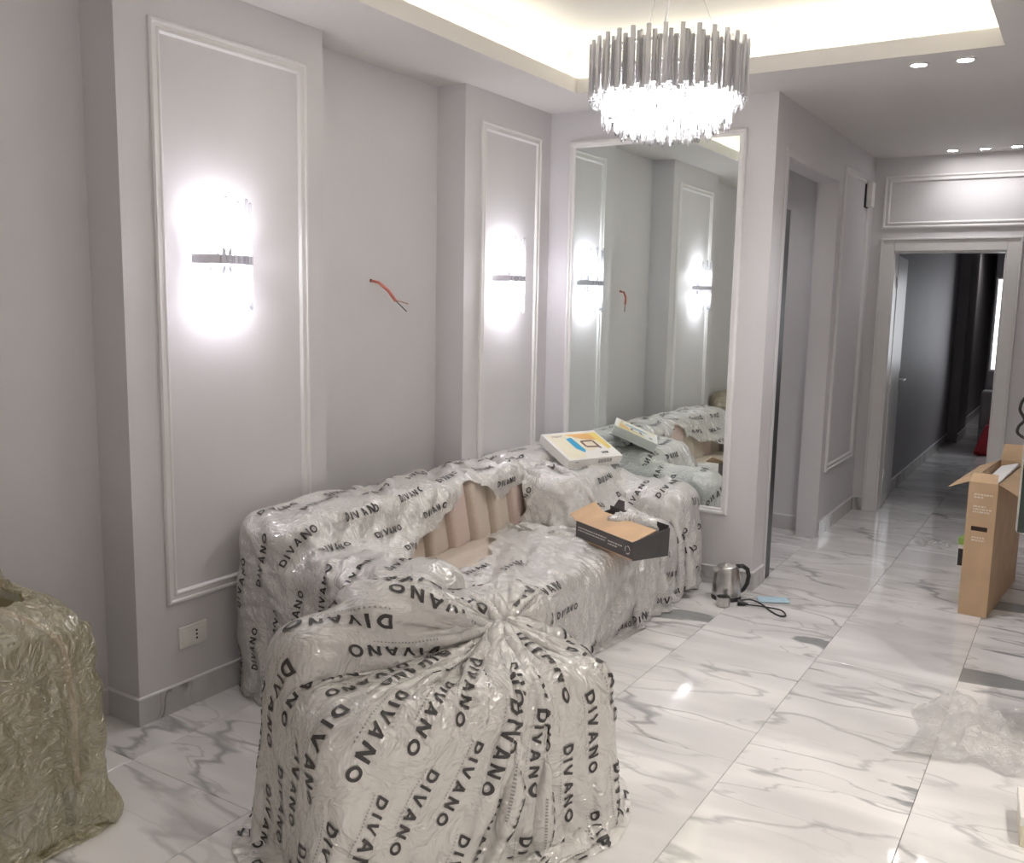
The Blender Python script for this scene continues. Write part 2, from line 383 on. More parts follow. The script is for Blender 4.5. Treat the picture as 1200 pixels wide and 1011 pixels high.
# door set
t = struct(MB().box((DX0-.085, YD-.016, 0), (DX0, YD, DZ+.085)).box((DX1, YD-.016, 0), (DX1+.085, YD, DZ+.085)).box((DX0, YD-.016, DZ), (DX1, YD, DZ+.085)).build('trim_2', 'door_white', bevel=.004))
t = struct(MB().box((DX0-.1, YD-.024, 0), (DX0-.085, YD, DZ+.1)).box((DX1+.085, YD-.024, 0), (DX1+.1, YD, DZ+.1)).box((DX0-.085, YD-.024, DZ+.085), (DX1+.085, YD, DZ+.1)).build('trim_3', 'door_white', bevel=.003))
t = struct(MB().box((DX0, YD, 0), (DX0+.012, YD+.15, DZ)).box((DX1-.012, YD, 0), (DX1, YD+.15, DZ)).box((DX0+.012, YD, DZ-.012), (DX1-.012, YD+.15, DZ)).build('trim_4', 'door_white'))
dr = struct(empty('door_1', (DX0+.016, YD+.155, 0), math.radians(94)))
MB().box((0, 0, .012), (.755, .042, 2.06)).build('door_leaf', 'door_white', dr, bevel=.003)
for z in (.28, 1.08, 1.86):
    h = MB().box((-.003, -.001, z-.05), (0, .040, z+.05)).box((-.007, -.006, z-.045), (.004, .003, z+.045)); h.build('hinge', 'chrome', dr)
k = MB().tube([(.70, -.002, 1.03), (.70, -.05, 1.03), (.58, -.05, 1.03)], .009).box((.675, -.006, .93), (.725, 0, 1.10)); k.build('door_handle', 'chrome', dr)

# baseboards (marble, with a thin pale top)
def baseboard(name, segs, h=.11, t=.013, mt='marble_baseboard'):
    root = None
    mb = MB(); tp = MB()
    for (x0, y0), (x1, y1), (nx, ny) in segs:
        a = (min(x0, x1, x0+nx*t, x1+nx*t), min(y0, y1, y0+ny*t, y1+ny*t)); b = (max(x0, x1, x0+nx*t, x1+nx*t), max(y0, y1, y0+ny*t, y1+ny*t))
        mb.box((*a, 0), (*b, h-.006)); tp.box((*a, h-.006), (*b, h))
    o = struct(mb.build(name, mt)); tp.build('top_edge', 'trim_white', o); return o
T = .013
baseboard('baseboard_left', [((XN, YF), (XN, 2.114-T), (1, 0)), ((XN, 2.114), (XL+T, 2.114), (0, -1)), ((XL, 2.114), (XL, 3.15), (1, 0)), ((XN+T, 3.15), (XL+T, 3.15), (0, 1)),
      ((XN, 3.15), (XN, 4.25), (1, 0)), ((XN, 4.25), (XL+T, 4.25), (0, -1)), ((XL, 4.25), (XL, YB-T), (1, 0))])
baseboard('baseboard_mirror_side', [((XL, YB), (XH+T, YB), (0, -1)), ((XH, YB), (XH, 5.385), (1, 0))])
baseboard('baseboard_hall', [((XH, 6.705), (XH, YD-T), (1, 0)), ((XH, YD), (DX0-.1, YD), (0, -1)), ((DX1+.1, YD), (XR, YD), (0, -1))])
baseboard('baseboard_side_room', [((-3.34, 6.80), (XH-.14, 6.80), (0, -1))])
baseboard('baseboard_corridor', [((-1.42, YD+.15), (-1.42, 12.6), (1, 0)), ((-1.30, 12.6), (-1.30, 13.5), (1, 0)), ((-1.42, 13.5), (-1.42, 17.2), (1, 0))])

# floor: a slab of grout bed with single marble tiles of 0.6 x 1.2 m on it
FL = struct(MB().box((-3.5, YF-.15, -.08), (XR+.15, 17.4, -.006)).build('floor', 'grout'))
def tile_mesh(w_, h_):
    g = .0009; w2, h2 = w_/2-g, h_/2-g; c = .0012
    m = MB().add([(-w2,-h2,-.01),(w2,-h2,-.01),(w2,h2,-.01),(-w2,h2,-.01),(-w2,-h2,-c),(w2,-h2,-c),(w2,h2,-c),(-w2,h2,-c),
       (-w2+c,-h2+c,0),(w2-c,-h2+c,0),(w2-c,h2-c,0),(-w2+c,h2-c,0)],
       [(0,1,5,4),(1,2,6,5),(2,3,7,6),(3,0,4,7),(4,5,9,8),(5,6,10,9),(6,7,11,10),(7,4,8,11),(8,9,10,11)])
    o = m.build('floor_tile', 'marble'); me = o.data; bpy.data.objects.remove(o); return me
_tm = {}
def tile(x0, x1, y0, y1, x_lo, x_hi, y_lo, y_hi):
    x0, x1, y0, y1 = max(x0, x_lo), min(x1, x_hi), max(y0, y_lo), min(y1, y_hi)
    if x1-x0 < .03 or y1-y0 < .03: return
    k = (round(x1-x0, 3), round(y1-y0, 3))
    if k not in _tm: _tm[k] = tile_mesh(*k)
    o = bpy.data.objects.new('floor_tile', _tm[k]); C.objects.link(o); o.parent = FL; o.location = ((x0+x1)/2, (y0+y1)/2, 0)
for i in range(-5, 6):
    for j in range(-5, 5):
        x0, y0 = -.963+.6*i, 3.13+1.2*j
        if y0 < YB: tile(x0, x0+.6, y0, y0+1.2, XN, XR, YF, YB if x0+.3 < XH else YD+.15)
        else: tile(x0, x0+.6, y0, y0+1.2, -3.34, XR, 5.43, YD+.15)
for i in range(-1, 2):
    for j in range(4, 12):
        x0, y0 = -.963+.6*i, 3.13+1.2*j; tile(x0, x0+.6, y0, y0+1.2, -1.57, -.18, YD+.15, 17.2)
for i in (-3, -2, -1): tile(-.963+.6*i, -.363+.6*i, 5.43, 5.53, -3.34, XH, 5.43, 5.53)

# ------------------------------------------------------------------ mirror
MX0, MX1, MZ0, MZ1 = -2.825, -1.715, .425, 2.62
mr = tag(empty('framed_mirror', ((MX0+MX1)/2, YB, MZ0)), 'tall mirror in a white moulded frame reflecting the wrapped sofa', 'mirror')
mo = Vector(mr.location)
def rel(mb, o):
    mb.v = [(x-o[0], y-o[1], z-o[2]) for x, y, z in mb.v]; return mb
rel(MB().frame((0, YB, 0), (1, 0, 0), Zv, (0, -1, 0), MX0, MX1, MZ0, MZ1, [(0, 0), (0, .016), (.008, .024), (.018, .024), (.024, .014), (.034, .014), (.04, .006), (.04, 0)]), mo).build('mirror_frame', 'trim_white', mr)
rel(MB().box((MX0+.036, YB-.006, MZ0+.036), (MX1-.036, YB-.001, MZ1-.036)), mo).build('mirror_glass', 'mirror_glass', mr)

# ------------------------------------------------------------------ wall sconces
def make_sconce():
    r = empty('wall_sconce')
    MB().box((0, -.055, -.06), (.018, .055, .06)).build('back_plate', 'chrome', r, bevel=.004)
    n = 15; R_ = .135
    band = []
    for k in range(25):
        a = PI*(k/24); band.append((R_*.82*math.sin(a)*.95+.012, -R_*math.cos(a)))
    mb = MB()
    for k in range(24):
        (x0, y0), (x1, y1) = band[k], band[k+1]
        s0, s1 = 1.035, .965
        mb.hexa([(x0*s1, y0*s1, -.017), (x1*s1, y1*s1, -.017), (x1*s0, y1*s0, -.017), (x0*s0, y0*s0, -.017), (x0*s1, y0*s1, .017), (x1*s1, y1*s1, .017), (x1*s0, y1*s0, .017), (x0*s0, y0*s0, .017)])
    mb.build('band', 'lamp_metal', r)
    MB().box((.01, -R_, -.012), (.02, R_, .012)).build('bar', 'lamp_metal', r)
    # glass rods, two kinds, alternating long and short round the half ring
    lens = [.12, .15, .17, .20, .14, .215, .16, .20, .15, .215, .17, .205, .18, .15, .12]
    for k in range(n):
        a = PI*(k+.5)/n; x = R_*.80*math.sin(a)+.012; y = -R_*.93*math.cos(a); h = lens[k]
        MB().lathe([(.0015, -h-.004), (.0062, -h), (.0062, h), (.0015, h+.004)], 8, (x, y, (.02 if k % 2 else -.012))).build('glass_rod', 'glass_rod', r, smooth=False)
    for s in (-1, 1):
        b = MB().lathe([(.004, 0), (.010, .008), (.012, .03), (.010, .05), (.003, .058)], 10, (.055, 0, 0))
        b.v = [(x, y, s*(z+.04)) for x, y, z in b.v]; b.build('bulb', 'bulb_glow', r, smooth=True)
    return r
sc = make_sconce()
tag(sc, 'glass rod wall sconce on the wide panel beside the column corner', 'wall lamp', 'glass rod sconces on the left wall')
spots = [(XL+.001, 2.545, 1.785, 'glass rod wall sconce on the wide panel above the socket'), (XL+.001, 4.655, 1.775, 'glass rod wall sconce on the narrow panel next to the mirror')]
for i, (x, y, z, lab) in enumerate(spots):
    o = sc if i == 0 else copy_tree(sc)
    o.location = (x, y, z); o['label'] = lab
    for s in (-1, 1): lamp('sconce_light', 'POINT', (x+.075, y, z+s*.10), P_SCONCE, COL_SCONCE, shadow_soft_size=.03)

# ------------------------------------------------------------------ chandelier
CH = (-1.497, 3.52, 0)
ch = tag(empty('chandelier', (CH[0], CH[1], 2.26)), 'round tiered crystal chandelier with a collar of silver tubes', 'chandelier')
zb = 2.26
def Lz(z): return z-zb
MB().lathe([(.0, 0), (.17, 0), (.17, .03), (.0, .03)], 32, (0, 0, Lz(ZU)-.031), cap=False).build('ceiling_canopy', 'chrome', ch, smooth=False)
MB().tube([(0, 0, Lz(3.04)), (.004, 0, Lz(2.9)), (-.01, .0, Lz(2.8)), (-.03, 0, Lz(2.66))], .004, 6).build('power_cord', 'silver_tube', ch)
for k in range(3):
    a = 2*PI*k/3+.5
    MB().tube([(.03*math.cos(a), .03*math.sin(a), Lz(3.04)), (.2*math.cos(a), .2*math.sin(a), Lz(2.64))], .0012, 5).build('suspension_wire', 'chrome', ch)
mb = MB()
for R_, z in ((.282, 2.60), (.282, 2.52), (.215, 2.47), (.14, 2.45)):
    mb.tube([(R_*math.cos(2*PI*k/40), R_*math.sin(2*PI*k/40), Lz(z)) for k in range(40)], .006, 6, closed=True)
for k in range(6):
    a = 2*PI*k/6; mb.tube([(0, 0, Lz(2.6)), (.28*math.cos(a), .28*math.sin(a), Lz(2.6))], .005, 6); mb.tube([(0, 0, Lz(2.47)), (.215*math.cos(a), .215*math.sin(a), Lz(2.47))], .004, 6)
mb.lathe([(.02, Lz(2.44)), (.02, Lz(2.62))], 12)
mb.build('ring_frame', 'chrome', ch)
def hexprism(h, r, tip=True):
    prof = [(r, 0), (r, h)] if not tip else [(r*.3, 0), (r, .018), (r, h-.012), (r*.4, h)]
    return MB().lathe(prof, 6)
t_long = hexprism(.212, .0098, False).build('tube', 'silver_tube', ch); t_mid = hexprism(.182, .0098, False).build('tube', 'silver_tube', ch)
n = 93
for k in range(n):
    a = 2*PI*k/n; long_ = k % 3 == 0
    src = t_long if long_ else t_mid
    z = 2.435 + (.0 if long_ else (.012 if k % 3 == 1 else -.006)); R_ = .300 if long_ else .287
    loc = (R_*math.cos(a), R_*math.sin(a), Lz(z))
    if k == 0 or k == 1: src.location = loc; src.rotation_euler = (0, 0, a)
    else: part_copy(src, loc, a)
cr1 = hexprism(.17, .0085).build('crystal', 'crystal', ch); cr2 = hexprism(.20, .0085).build('crystal', 'crystal', ch); first = {0: True, 1: True}
for R_, n, z, dz in ((.292, 60, 2.405, .03), (.245, 50, 2.325, .035), (.185, 40, 2.29, .03), (.12, 26, 2.275, .025)):
    for k in range(n):
        a = 2*PI*(k+.5)/n; w_ = k % 2; src = (cr1, cr2)[w_]
        loc = (R_*math.cos(a), R_*math.sin(a), Lz(z+(dz if k % 3 == 0 else random.uniform(0, .012)))); rz = a+random.uniform(-.3, .3)
        if first[w_]: src.location = loc; src.rotation_euler = (0, 0, rz); first[w_] = False
        else: part_copy(src, loc, rz)
bl = MB().lathe([(.005, 0), (.014, .012), (.016, .03), (.010, .052), (.003, .06)], 10).build('bulb', 'bulb_warm', ch, smooth=True)
for k in range(8):
    a = 2*PI*k/8+.2; R_ = .235 if k % 2 else .15
    loc = (R_*math.cos(a), R_*math.sin(a), Lz(2.43 if k % 2 else 2.40))
    if k == 0: bl.location = loc
    else: part_copy(bl, loc)
    lamp('chandelier_light', 'POINT', (CH[0]+loc[0]*.9, CH[1]+loc[1]*.9, 2.405 if k % 2 else 2.385), P_CHAND/8, (1, .97, .94), shadow_soft_size=.025)

# ------------------------------------------------------------------ ceiling downlights
def downlight():
    r = empty('ceiling_downlight')
    MB().lathe([(.046, 0), (.046, -.004), (.036, -.006), (.034, 0)], 24, cap=False).build('trim_ring', 'trim_white', r)
    MB().lathe([(.0, -.003), (.034, -.003)], 20, cap=False).build('lens', 'spot_glow', r)
    return r
dl = downlight()
DLS = [(-.811, 4.92, 'round ceiling downlight over the marble floor by the tray corner, left of a pair', 1), (-.61, 4.92, 'round ceiling downlight near the cardboard carton, the one closer to the right wall', 1)]
row = [(-.979, 7.62), (-.767, 7.63), (-.564, 7.62)]
for i, (x, y) in enumerate([(-.811, 4.92), (-.61, 4.92)]+row+[(.5, -.6), (-.7, -.8), (1.0, 1.2), (.7, 2.8)]):
    o = dl if i == 0 else copy_tree(dl)
    o.location = (x, y, ZC-.0005)
    if i < 2: tag(o, 'round ceiling downlight of the pair beside the ceiling tray', 'ceiling light', 'downlight pair beside the tray')
    elif i < 5: tag(o, 'round ceiling downlight in the row of three above the door', 'ceiling light', 'downlights above the door')
    else: tag(o, 'unseen ceiling downlight added as warm fill, away from the sofa', 'ceiling light', 'added fill downlights out of view')
    if i < 5: lamp('downlight_beam', 'SPOT', (x, y, ZC-.02), P_SPOT*(1.0 if i < 2 else .13), COL_SPOT, spot_size=2.1, spot_blend=.8, shadow_soft_size=.03)
    else: lamp('downlight_beam', 'SPOT', (x, y, ZC-.02), P_FILL, COL_FILL, spot_size=1.9, spot_blend=.7, shadow_soft_size=.04)  # warm fill lamps out of view, added to brighten the room

# ------------------------------------------------------------------ socket, loose wires, chime box
so = tag(empty('wall_socket', (XL, 2.366, .29)), 'white wall socket plate low on the wall under the panel', 'socket')
MB().box((0, -.068, -.045), (.009, .068, .045)).build('cover_plate', 'outlet_white', so, bevel=.004)
MB().box((.009, -.055, -.03), (.0115, .055, .03)).build('module_row', 'outlet_white', so, bevel=.001)
for s in (-1, 0, 1): MB().lathe([(.0045, 0), (.0045, .0016)], 10, (0, 0, 0)).build('pin_hole', 'slot_dark', so, loc=None)
hs = [c for c in so.children if c.name.startswith('pin_hole')]
for i, h in enumerate(hs): h.rotation_euler = (0, PI/2, 0); h.location = (.0112, .014, (i-1)*.016)
wr = tag(empty('loose_wires', (XN, 3.69, 1.735)), 'red sheathed cable stub hanging out of the recessed wall', 'cable')
MB().lathe([(.009, 0), (.009, .003)], 12).build('wall_hole', 'slot_dark', wr); wr.children[0].rotation_euler = (0, PI/2, 0)
MB().tube([(0, 0, 0), (.04, .012, -.008), (.075, .05, -.05), (.09, .09, -.10)], [.006, .007, .008, .008], 8).build('red_sheath', 'red_sheath', wr, smooth=True)
MB().tube([(.09, .088, -.098), (.105, .12, -.105), (.12, .155, -.115)], .003, 6).build('conductor', 'copper', wr)
MB().tube([(.09, .088, -.098), (.10, .115, -.122), (.115, .15, -.155)], .003, 6).build('conductor', 'dark_metal', wr)
cb = tag(empty('door_chime', (XH, 7.50, 2.40)), 'small white chime box with a black edge high on the hall wall', 'chime')
MB().box((0, 0, 0), (.012, .11, .19)).build('back_plate', 'black_plastic', cb); MB().box((.012, .006, .003), (.055, .104, .187)).build('cover', 'outlet_white', cb, bevel=.006)

# ------------------------------------------------------------------ cloth: numpy position-based film over rounded bodies
F = np.float32
class Body:
    """union of rounded, z-rotated boxes + floor; gives signed distance and normal"""
    def __init__(s): s.b = []
    def add(s, lo, hi, r=.08, rz=0., c=None):
        lo = np.array(lo, F); hi = np.array(hi, F)
        s.b.append(((lo+hi)/2, (hi-lo)/2-r, F(r), math.cos(rz), math.sin(rz), np.array(c if c is not None else (0, 0, 0), F))); return s
    def dist(s, P):
        best = np.full(P.shape[:-1], 1e3, F); nrm = np.zeros_like(P)
        for ctr, h, r, co, si, org in s.b:
            q = P-org
            q = np.stack([q[..., 0]*co+q[..., 1]*si, -q[..., 0]*si+q[..., 1]*co, q[..., 2]], -1)-ctr
            a = np.abs(q)-h; out = np.maximum(a, 0); ol = np.sqrt((out*out).sum(-1))
            ins = np.minimum(a.max(-1), 0); d = ol+ins-r
            k = a.argmax(-1); axis = np.eye(3, dtype=F)[k]
            g = np.where((ol > 1e-6)[..., None], out/np.maximum(ol, 1e-6)[..., None], axis)*np.sign(q)
            g = np.stack([g[..., 0]*co-g[..., 1]*si, g[..., 0]*si+g[..., 1]*co, g[..., 2]], -1)
            m = d < best; best = np.where(m, d, best); nrm = np.where(m[..., None], g, nrm)
        return best, nrm
def vnoise(shape, cells, rng, ext=None):
    """smooth value noise on a grid"""
    n0, n1 = shape; c0, c1 = cells
    g = rng.standard_normal((c0+4, c1+4)).astype(F)
    def w(n, c):
        t = np.linspace(0, c, n, endpoint=True)*.9999; i = t.astype(int); f = (t-i).astype(F)
        W = np.stack([(1-f)**3/6, (3*f**3-6*f**2+4)/6, (-3*f**3+3*f**2+3*f+1)/6, f**3/6], 0); return i, W
    i0, W0 = w(n0, c0); i1, W1 = w(n1, c1)
    A = sum(W0[k][:, None]*g[i0+k] for k in range(4))
    return sum(W1[k][None]*A[:, i1+k] for k in range(4))
def simulate(P, du, dv, body, steps, iters, closed=False, mask=None, pins=None, grav=.0012, comp=.25, bend=.06, thick=.006, fric=.5, damp=.96, xmin=None, ymax=None, pull=None, Rf=None):
    P = P.astype(F).copy(); Q = P.copy(); nu, nv = P.shape[:2]
    act = np.ones((nu, nv), bool) if mask is None else mask
    w = act.astype(F)
    if pins is not None: w[pins] = 0
    def make(ia, ja, ib, jb, rest, ks, kc):
        wa, wb = w[ia, ja], w[ib, jb]; sm = wa+wb
        ok = (act[ia, ja] & act[ib, jb] & (sm > 0)).astype(F)/np.maximum(sm, 1e-6)
        rs = F(rest) if Rf is None else (F(rest)*(Rf[ia, ja]+Rf[ib, jb])*F(.5)).astype(F)
        return (ia, ja, ib, jb, rs, F(ks), F(kc), (wa*ok)[..., None], (wb*ok)[..., None])
    cons = []
    def sl(a, b, st=1): return slice(a, b, st)
    A = slice(None)
    cons.append(make(sl(0, nu-1, 2), A, sl(1, nu, 2), A, du, 1, comp))
    e = nu-1 if (nu-1) % 2 == 0 else nu-2
    cons.append(make(sl(1, e, 2), A, sl(2, e+1, 2), A, du, 1, comp))
    if closed: cons.append(make(sl(nu-1, nu), A, sl(0, 1), A, du, 1, comp))
    def jr(start):
        n = (nv-start)//2*2; return sl(start, start+n, 2), sl(start+1, start+n, 2)
    for st in (0, 1):
        a, b = jr(st); cons.append(make(A, a, A, b, dv, 1, comp))
    dg = math.hypot(du, dv)
    for st in (0, 1):
        n = (nu-st)//2*2
        cons.append(make(sl(st, st+n, 2), sl(0, nv-1), sl(st+1, st+n, 2), sl(1, nv), dg, .35, .15))
        cons.append(make(sl(st, st+n, 2), sl(1, nv), sl(st+1, st+n, 2), sl(0, nv-1), dg, .35, .15))
    if bend:
        for st in (0, 2):
            for k in (0, 1):
                s0 = st+k; n = (nu-s0-2+3)//4
                if n > 0: cons.append(make(sl(s0, s0+4*n-3, 4), A, sl(s0+2, s0+2+4*n-3, 4), A, 2*du, bend, bend))
                n = (nv-s0-2+3)//4
                if n > 0: cons.append(make(A, sl(s0, s0+4*n-3, 4), A, sl(s0+2, s0+2+4*n-3, 4), 2*dv, bend, bend))
    g = np.array([0, 0, -grav], F); wm = w[..., None]
    for it in range(steps):
        V = (P-Q)*F(damp); Q = P.copy(); P = P+(V+g)*wm
        if pull is not None: P = P+pull(P, it)*wm
        for k in range(iters):
            for ia, ja, ib, jb, rest, ks, kc, wa, wb in cons:
                a, b = P[ia, ja], P[ib, jb]; d = b-a
                l = np.sqrt(np.einsum('ijk,ijk->ij', d, d))+F(1e-7)
                e = (l-rest)/l; e = np.where(e > 0, e*ks, e*kc)[..., None]*d
                P[ia, ja] += e*wa; P[ib, jb] -= e*wb
        d, n = body.dist(P); pen = np.maximum(F(thick)-d, 0)[..., None]*wm
        P = P+n*pen
        fl = P[..., 2] < F(.004); P[..., 2] = np.where(fl & (w > 0), F(.004), P[..., 2])
        if xmin is not None: P[..., 0] = np.maximum(P[..., 0], F(xmin))
        if ymax is not None: P[..., 1] = np.minimum(P[..., 1], F(ymax))
        hit = ((pen[..., 0] > 0) | fl)[..., None]
        Q = np.where(hit, Q+(P-Q)*F(fric), Q)
    return P
def fill(P, mask, n=4):
    """extend the sheet past its cut edge so smoothing does not drag the edge about"""
    P = P.copy(); m = mask.copy()
    for _ in range(n):
        acc = np.zeros_like(P); cnt = np.zeros(m.shape, F)
        for ax in (0, 1):
            for d in (1, -1):
                a1, m1 = np.roll(P, d, ax), np.roll(m, d, ax).copy(); a2, m2 = np.roll(P, 2*d, ax), np.roll(m, 2*d, ax).copy()
                sl_ = [slice(None)]*2; sl_[ax] = slice(0, 2) if d == 1 else slice(-2, None); m1[tuple(sl_)] = False; m2[tuple(sl_)] = False
                ok = (m1 & m2).astype(F); acc += (2*a1-a2)*ok[..., None]; cnt += ok
        new = (~m) & (cnt > 0); P[new] = acc[new]/cnt[new][:, None]; m |= new
    return P
def upsample(P, closed=False):
    def axis(P, closed):
        n = P.shape[0]
        if closed:
            nx, pv = np.roll(P, -1, 0), np.roll(P, 1, 0); o = (P*6+nx+pv)/8; e = (P+nx)/2
            R = np.empty((2*n,)+P.shape[1:], F); R[0::2] = o; R[1::2] = e; return R
        o = P.copy(); o[1:-1] = (P[1:-1]*6+P[2:]+P[:-2])/8; e = (P[1:]+P[:-1])/2
        R = np.empty((2*n-1,)+P.shape[1:], F); R[0::2] = o; R[1::2] = e; return R
    P = axis(P, closed); return axis(P.swapaxes(0, 1), False).swapaxes(0, 1)
def grid_normals(P, closed=False):
    if closed: du = np.roll(P, -1, 0)-np.roll(P, 1, 0)
    else: du = np.gradient(P, axis=0)
    dv = np.gradient(P, axis=1)
    n = np.cross(du, dv); return n/(np.linalg.norm(n, axis=-1, keepdims=True)+1e-9)
def grid_object(name, P, mat, parent=None, closed=False, mask=None):
    nu, nv = P.shape[:2]; idx = np.arange(nu*nv).reshape(nu, nv)
    if closed: a, b = idx, np.roll(idx, -1, 0)
    else: a, b = idx[:-1], idx[1:]
    q = np.stack([a[:, :-1], b[:, :-1], b[:, 1:], a[:, 1:]], -1).reshape(-1, 4)
    if mask is not None:
        mk = mask.reshape(-1); q = q[mk[q].all(1)]
    used = np.unique(q); remap = np.full(nu*nv, -1); remap[used] = np.arange(len(used)); q = remap[q]
    V = P.reshape(-1, 3)[used].astype(np.float64)
    if mask is not None:   # even out the stepped cut edge
        E_ = np.concatenate([q[:, [i, (i+1) % 4]] for i in range(4)]); E_.sort(1)
        u_, c_ = np.unique(E_[:, 0].astype(np.int64)*len(V)+E_[:, 1], return_counts=True); bd = u_[c_ == 1]; e0, e1 = bd//len(V), bd % len(V)
        for _ in range(6):
            acc = np.zeros_like(V); ct = np.zeros(len(V)); np.add.at(acc, e0, V[e1]); np.add.at(acc, e1, V[e0]); np.add.at(ct, e0, 1); np.add.at(ct, e1, 1)
            k = ct == 2; V[k] = V[k]*.5+acc[k]/2*.5
    me = bpy.data.meshes.new(name); me.vertices.add(len(V)); me.vertices.foreach_set('co', V.astype(F).ravel())
    me.loops.add(q.size); me.loops.foreach_set('vertex_index', q.astype(np.int32).ravel())
    me.polygons.add(len(q)); me.polygons.foreach_set('loop_start', np.arange(0, q.size, 4, dtype=np.int32))
    me.polygons.foreach_set('use_smooth', np.ones(len(q), bool))
    me.update(calc_edges=True); me.validate()
    me.materials.append(MATS[mat])
    o = bpy.data.objects.new(name, me); C.objects.link(o)
    if parent: o.parent = parent
    return o
# ---- bold sans letters as strips in a unit em (height 1)
def bar(p, q, t, n=6):
    p, q = np.array(p, float), np.array(q, float); d = (q-p)/np.linalg.norm(q-p); nn = np.array([-d[1], d[0]])*t/2
    return np.array([[p+(q-p)*k/n-nn, p+(q-p)*k/n, p+(q-p)*k/n+nn] for k in range(n+1)])
def arc(c, rx, ry, a0, a1, t, n=14):
    A = np.linspace(a0, a1, n+1); out = []
    for a in A:
        d = np.array([math.cos(a), math.sin(a)])
        out.append([np.array(c)+d*np.array([rx-t/2, ry-t/2]), np.array(c)+d*np.array([rx, ry]), np.array(c)+d*np.array([rx+t/2, ry+t/2])])
    return np.array(out)
TK = .215
def letters():
    t = TK; h = t/2; Ls = []; x = 0
    def put(strips, w_):
        nonlocal x
        for s in strips: Ls.append(s+np.array([x, 0]))
        x += w_+.32
    put([bar((h, 0), (h, 1), t), bar((h, 1-h), (.36, 1-h), t, 2), bar((h, h), (.36, h), t, 2), arc((.36, .5), .38, .5-h, -PI/2, PI/2, t)], .86)
    put([bar((h, 0), (h, 1), t)], t)
    put([bar((.10, 1), (.45, 0), t), bar((.80, 1), (.45, 0), t)], .9)
    put([bar((.10, 0), (.45, 1), t), bar((.80, 0), (.45, 1), t), bar((.25, .28), (.65, .28), t*.8, 3)], .9)
    put([bar((h, 0), (h, 1), t), bar((.74, 0), (.74, 1), t), bar((h, 1), (.74, 0), t)], .86)
    put([arc((.48, .5), .48-h, .5-h, 0, 2*PI, t, 22)], .96)
    return Ls, x-.32
LET, WLEN = letters()
def dashes(w_):
    return [bar((x, -.33), (x+.10, -.33), .09, 1) for x in np.arange(.1, w_*.72, .24)]
def lettering(P, Nrm, du, dv, words, size, parent, closed=False, mask=None, off=.0022, name='printed_lettering'):
    """words: (u, v, angle) in rest metres; text runs along angle in the (u,v) plane, drawn on the +Nrm side"""
    nu, nv = P.shape[:2]; vs, fs, ms = [], [], []
    def samp(u, v):
        iu = u/du; jv = v/dv
        i0 = np.floor(iu).astype(int); j0 = np.clip(np.floor(jv).astype(int), 0, nv-2); fu = (iu-i0)[:, None]; fv = np.clip(jv-j0, 0, 1)[:, None]
        if closed: i0 %= nu; i1 = (i0+1) % nu
        else: i0 = np.clip(i0, 0, nu-2); i1 = i0+1
        X = P[i0, j0]*(1-fu)*(1-fv)+P[i1, j0]*fu*(1-fv)+P[i0, j0+1]*(1-fu)*fv+P[i1, j0+1]*fu*fv
        n = Nrm[i0, j0]*(1-fu)*(1-fv)+Nrm[i1, j0]*fu*(1-fv)+Nrm[i0, j0+1]*(1-fu)*fv+Nrm[i1, j0+1]*fu*fv
        ok = (iu >= 0) & (iu <= nu-1) & (jv >= 0) & (jv <= nv-1) if not closed else (jv >= 0) & (jv <= nv-1)
        if mask is not None: ok &= mask[i0, j0] & mask[i1, j0] & mask[i0, j0+1] & mask[i1, j0+1]
        return X+n*off, ok
    k = 0
    for u0, v0, ang, fl in words:
        ca, sa = math.cos(ang), math.sin(ang)
        for strips, mi in ((LET, 0), (dashes(WLEN), 1)):
            for s in strips:
                x, y = s[..., 0].ravel()*size, s[..., 1].ravel()*size*fl
                X, ok = samp(u0+x*ca-y*sa, v0+x*sa+y*ca); r = s.shape[0]; c3 = s.shape[1]
                vs.append(X); okg = ok.reshape(r, c3)
                for i in range(r-1):
                    for j in range(c3-1):
                        if okg[i, j] and okg[i+1, j] and okg[i, j+1] and okg[i+1, j+1]:
                            a = k+i*c3+j; fs.append((a, a+c3, a+c3+1, a+1)); ms.append(mi)
                k += r*c3
    if not fs: return None
    V = np.concatenate(vs)
    me = bpy.data.meshes.new(name); me.from_pydata([tuple(map(float, p)) for p in V], [], fs); me.polygons.foreach_set('material_index', ms)
    me.materials.append(MATS['ink']); me.materials.append(MATS['ink_grey']); me.update()
    o = bpy.data.objects.new(name, me); C.objects.link(o); o.parent = parent; return o
def facets(U, V, cell, rng):
    """piecewise flat, sharply creased height field (triangles of a warped lattice)"""
    x, y = U/cell, V/cell
    a, b = x+y*.577, y*1.1547
    i, j = np.floor(a).astype(int), np.floor(b).astype(int); f, g = a-i, b-j
    i -= i.min(); j -= j.min()
    T = rng.standard_normal((i.max()+3, j.max()+3))
    up = f+g > 1
    return np.where(up, T[i+1, j+1]*(f+g-1)+T[i+1, j]*(1-g)+T[i, j+1]*(1-f), T[i, j]*(1-f-g)+T[i+1, j]*f+T[i, j+1]*g)
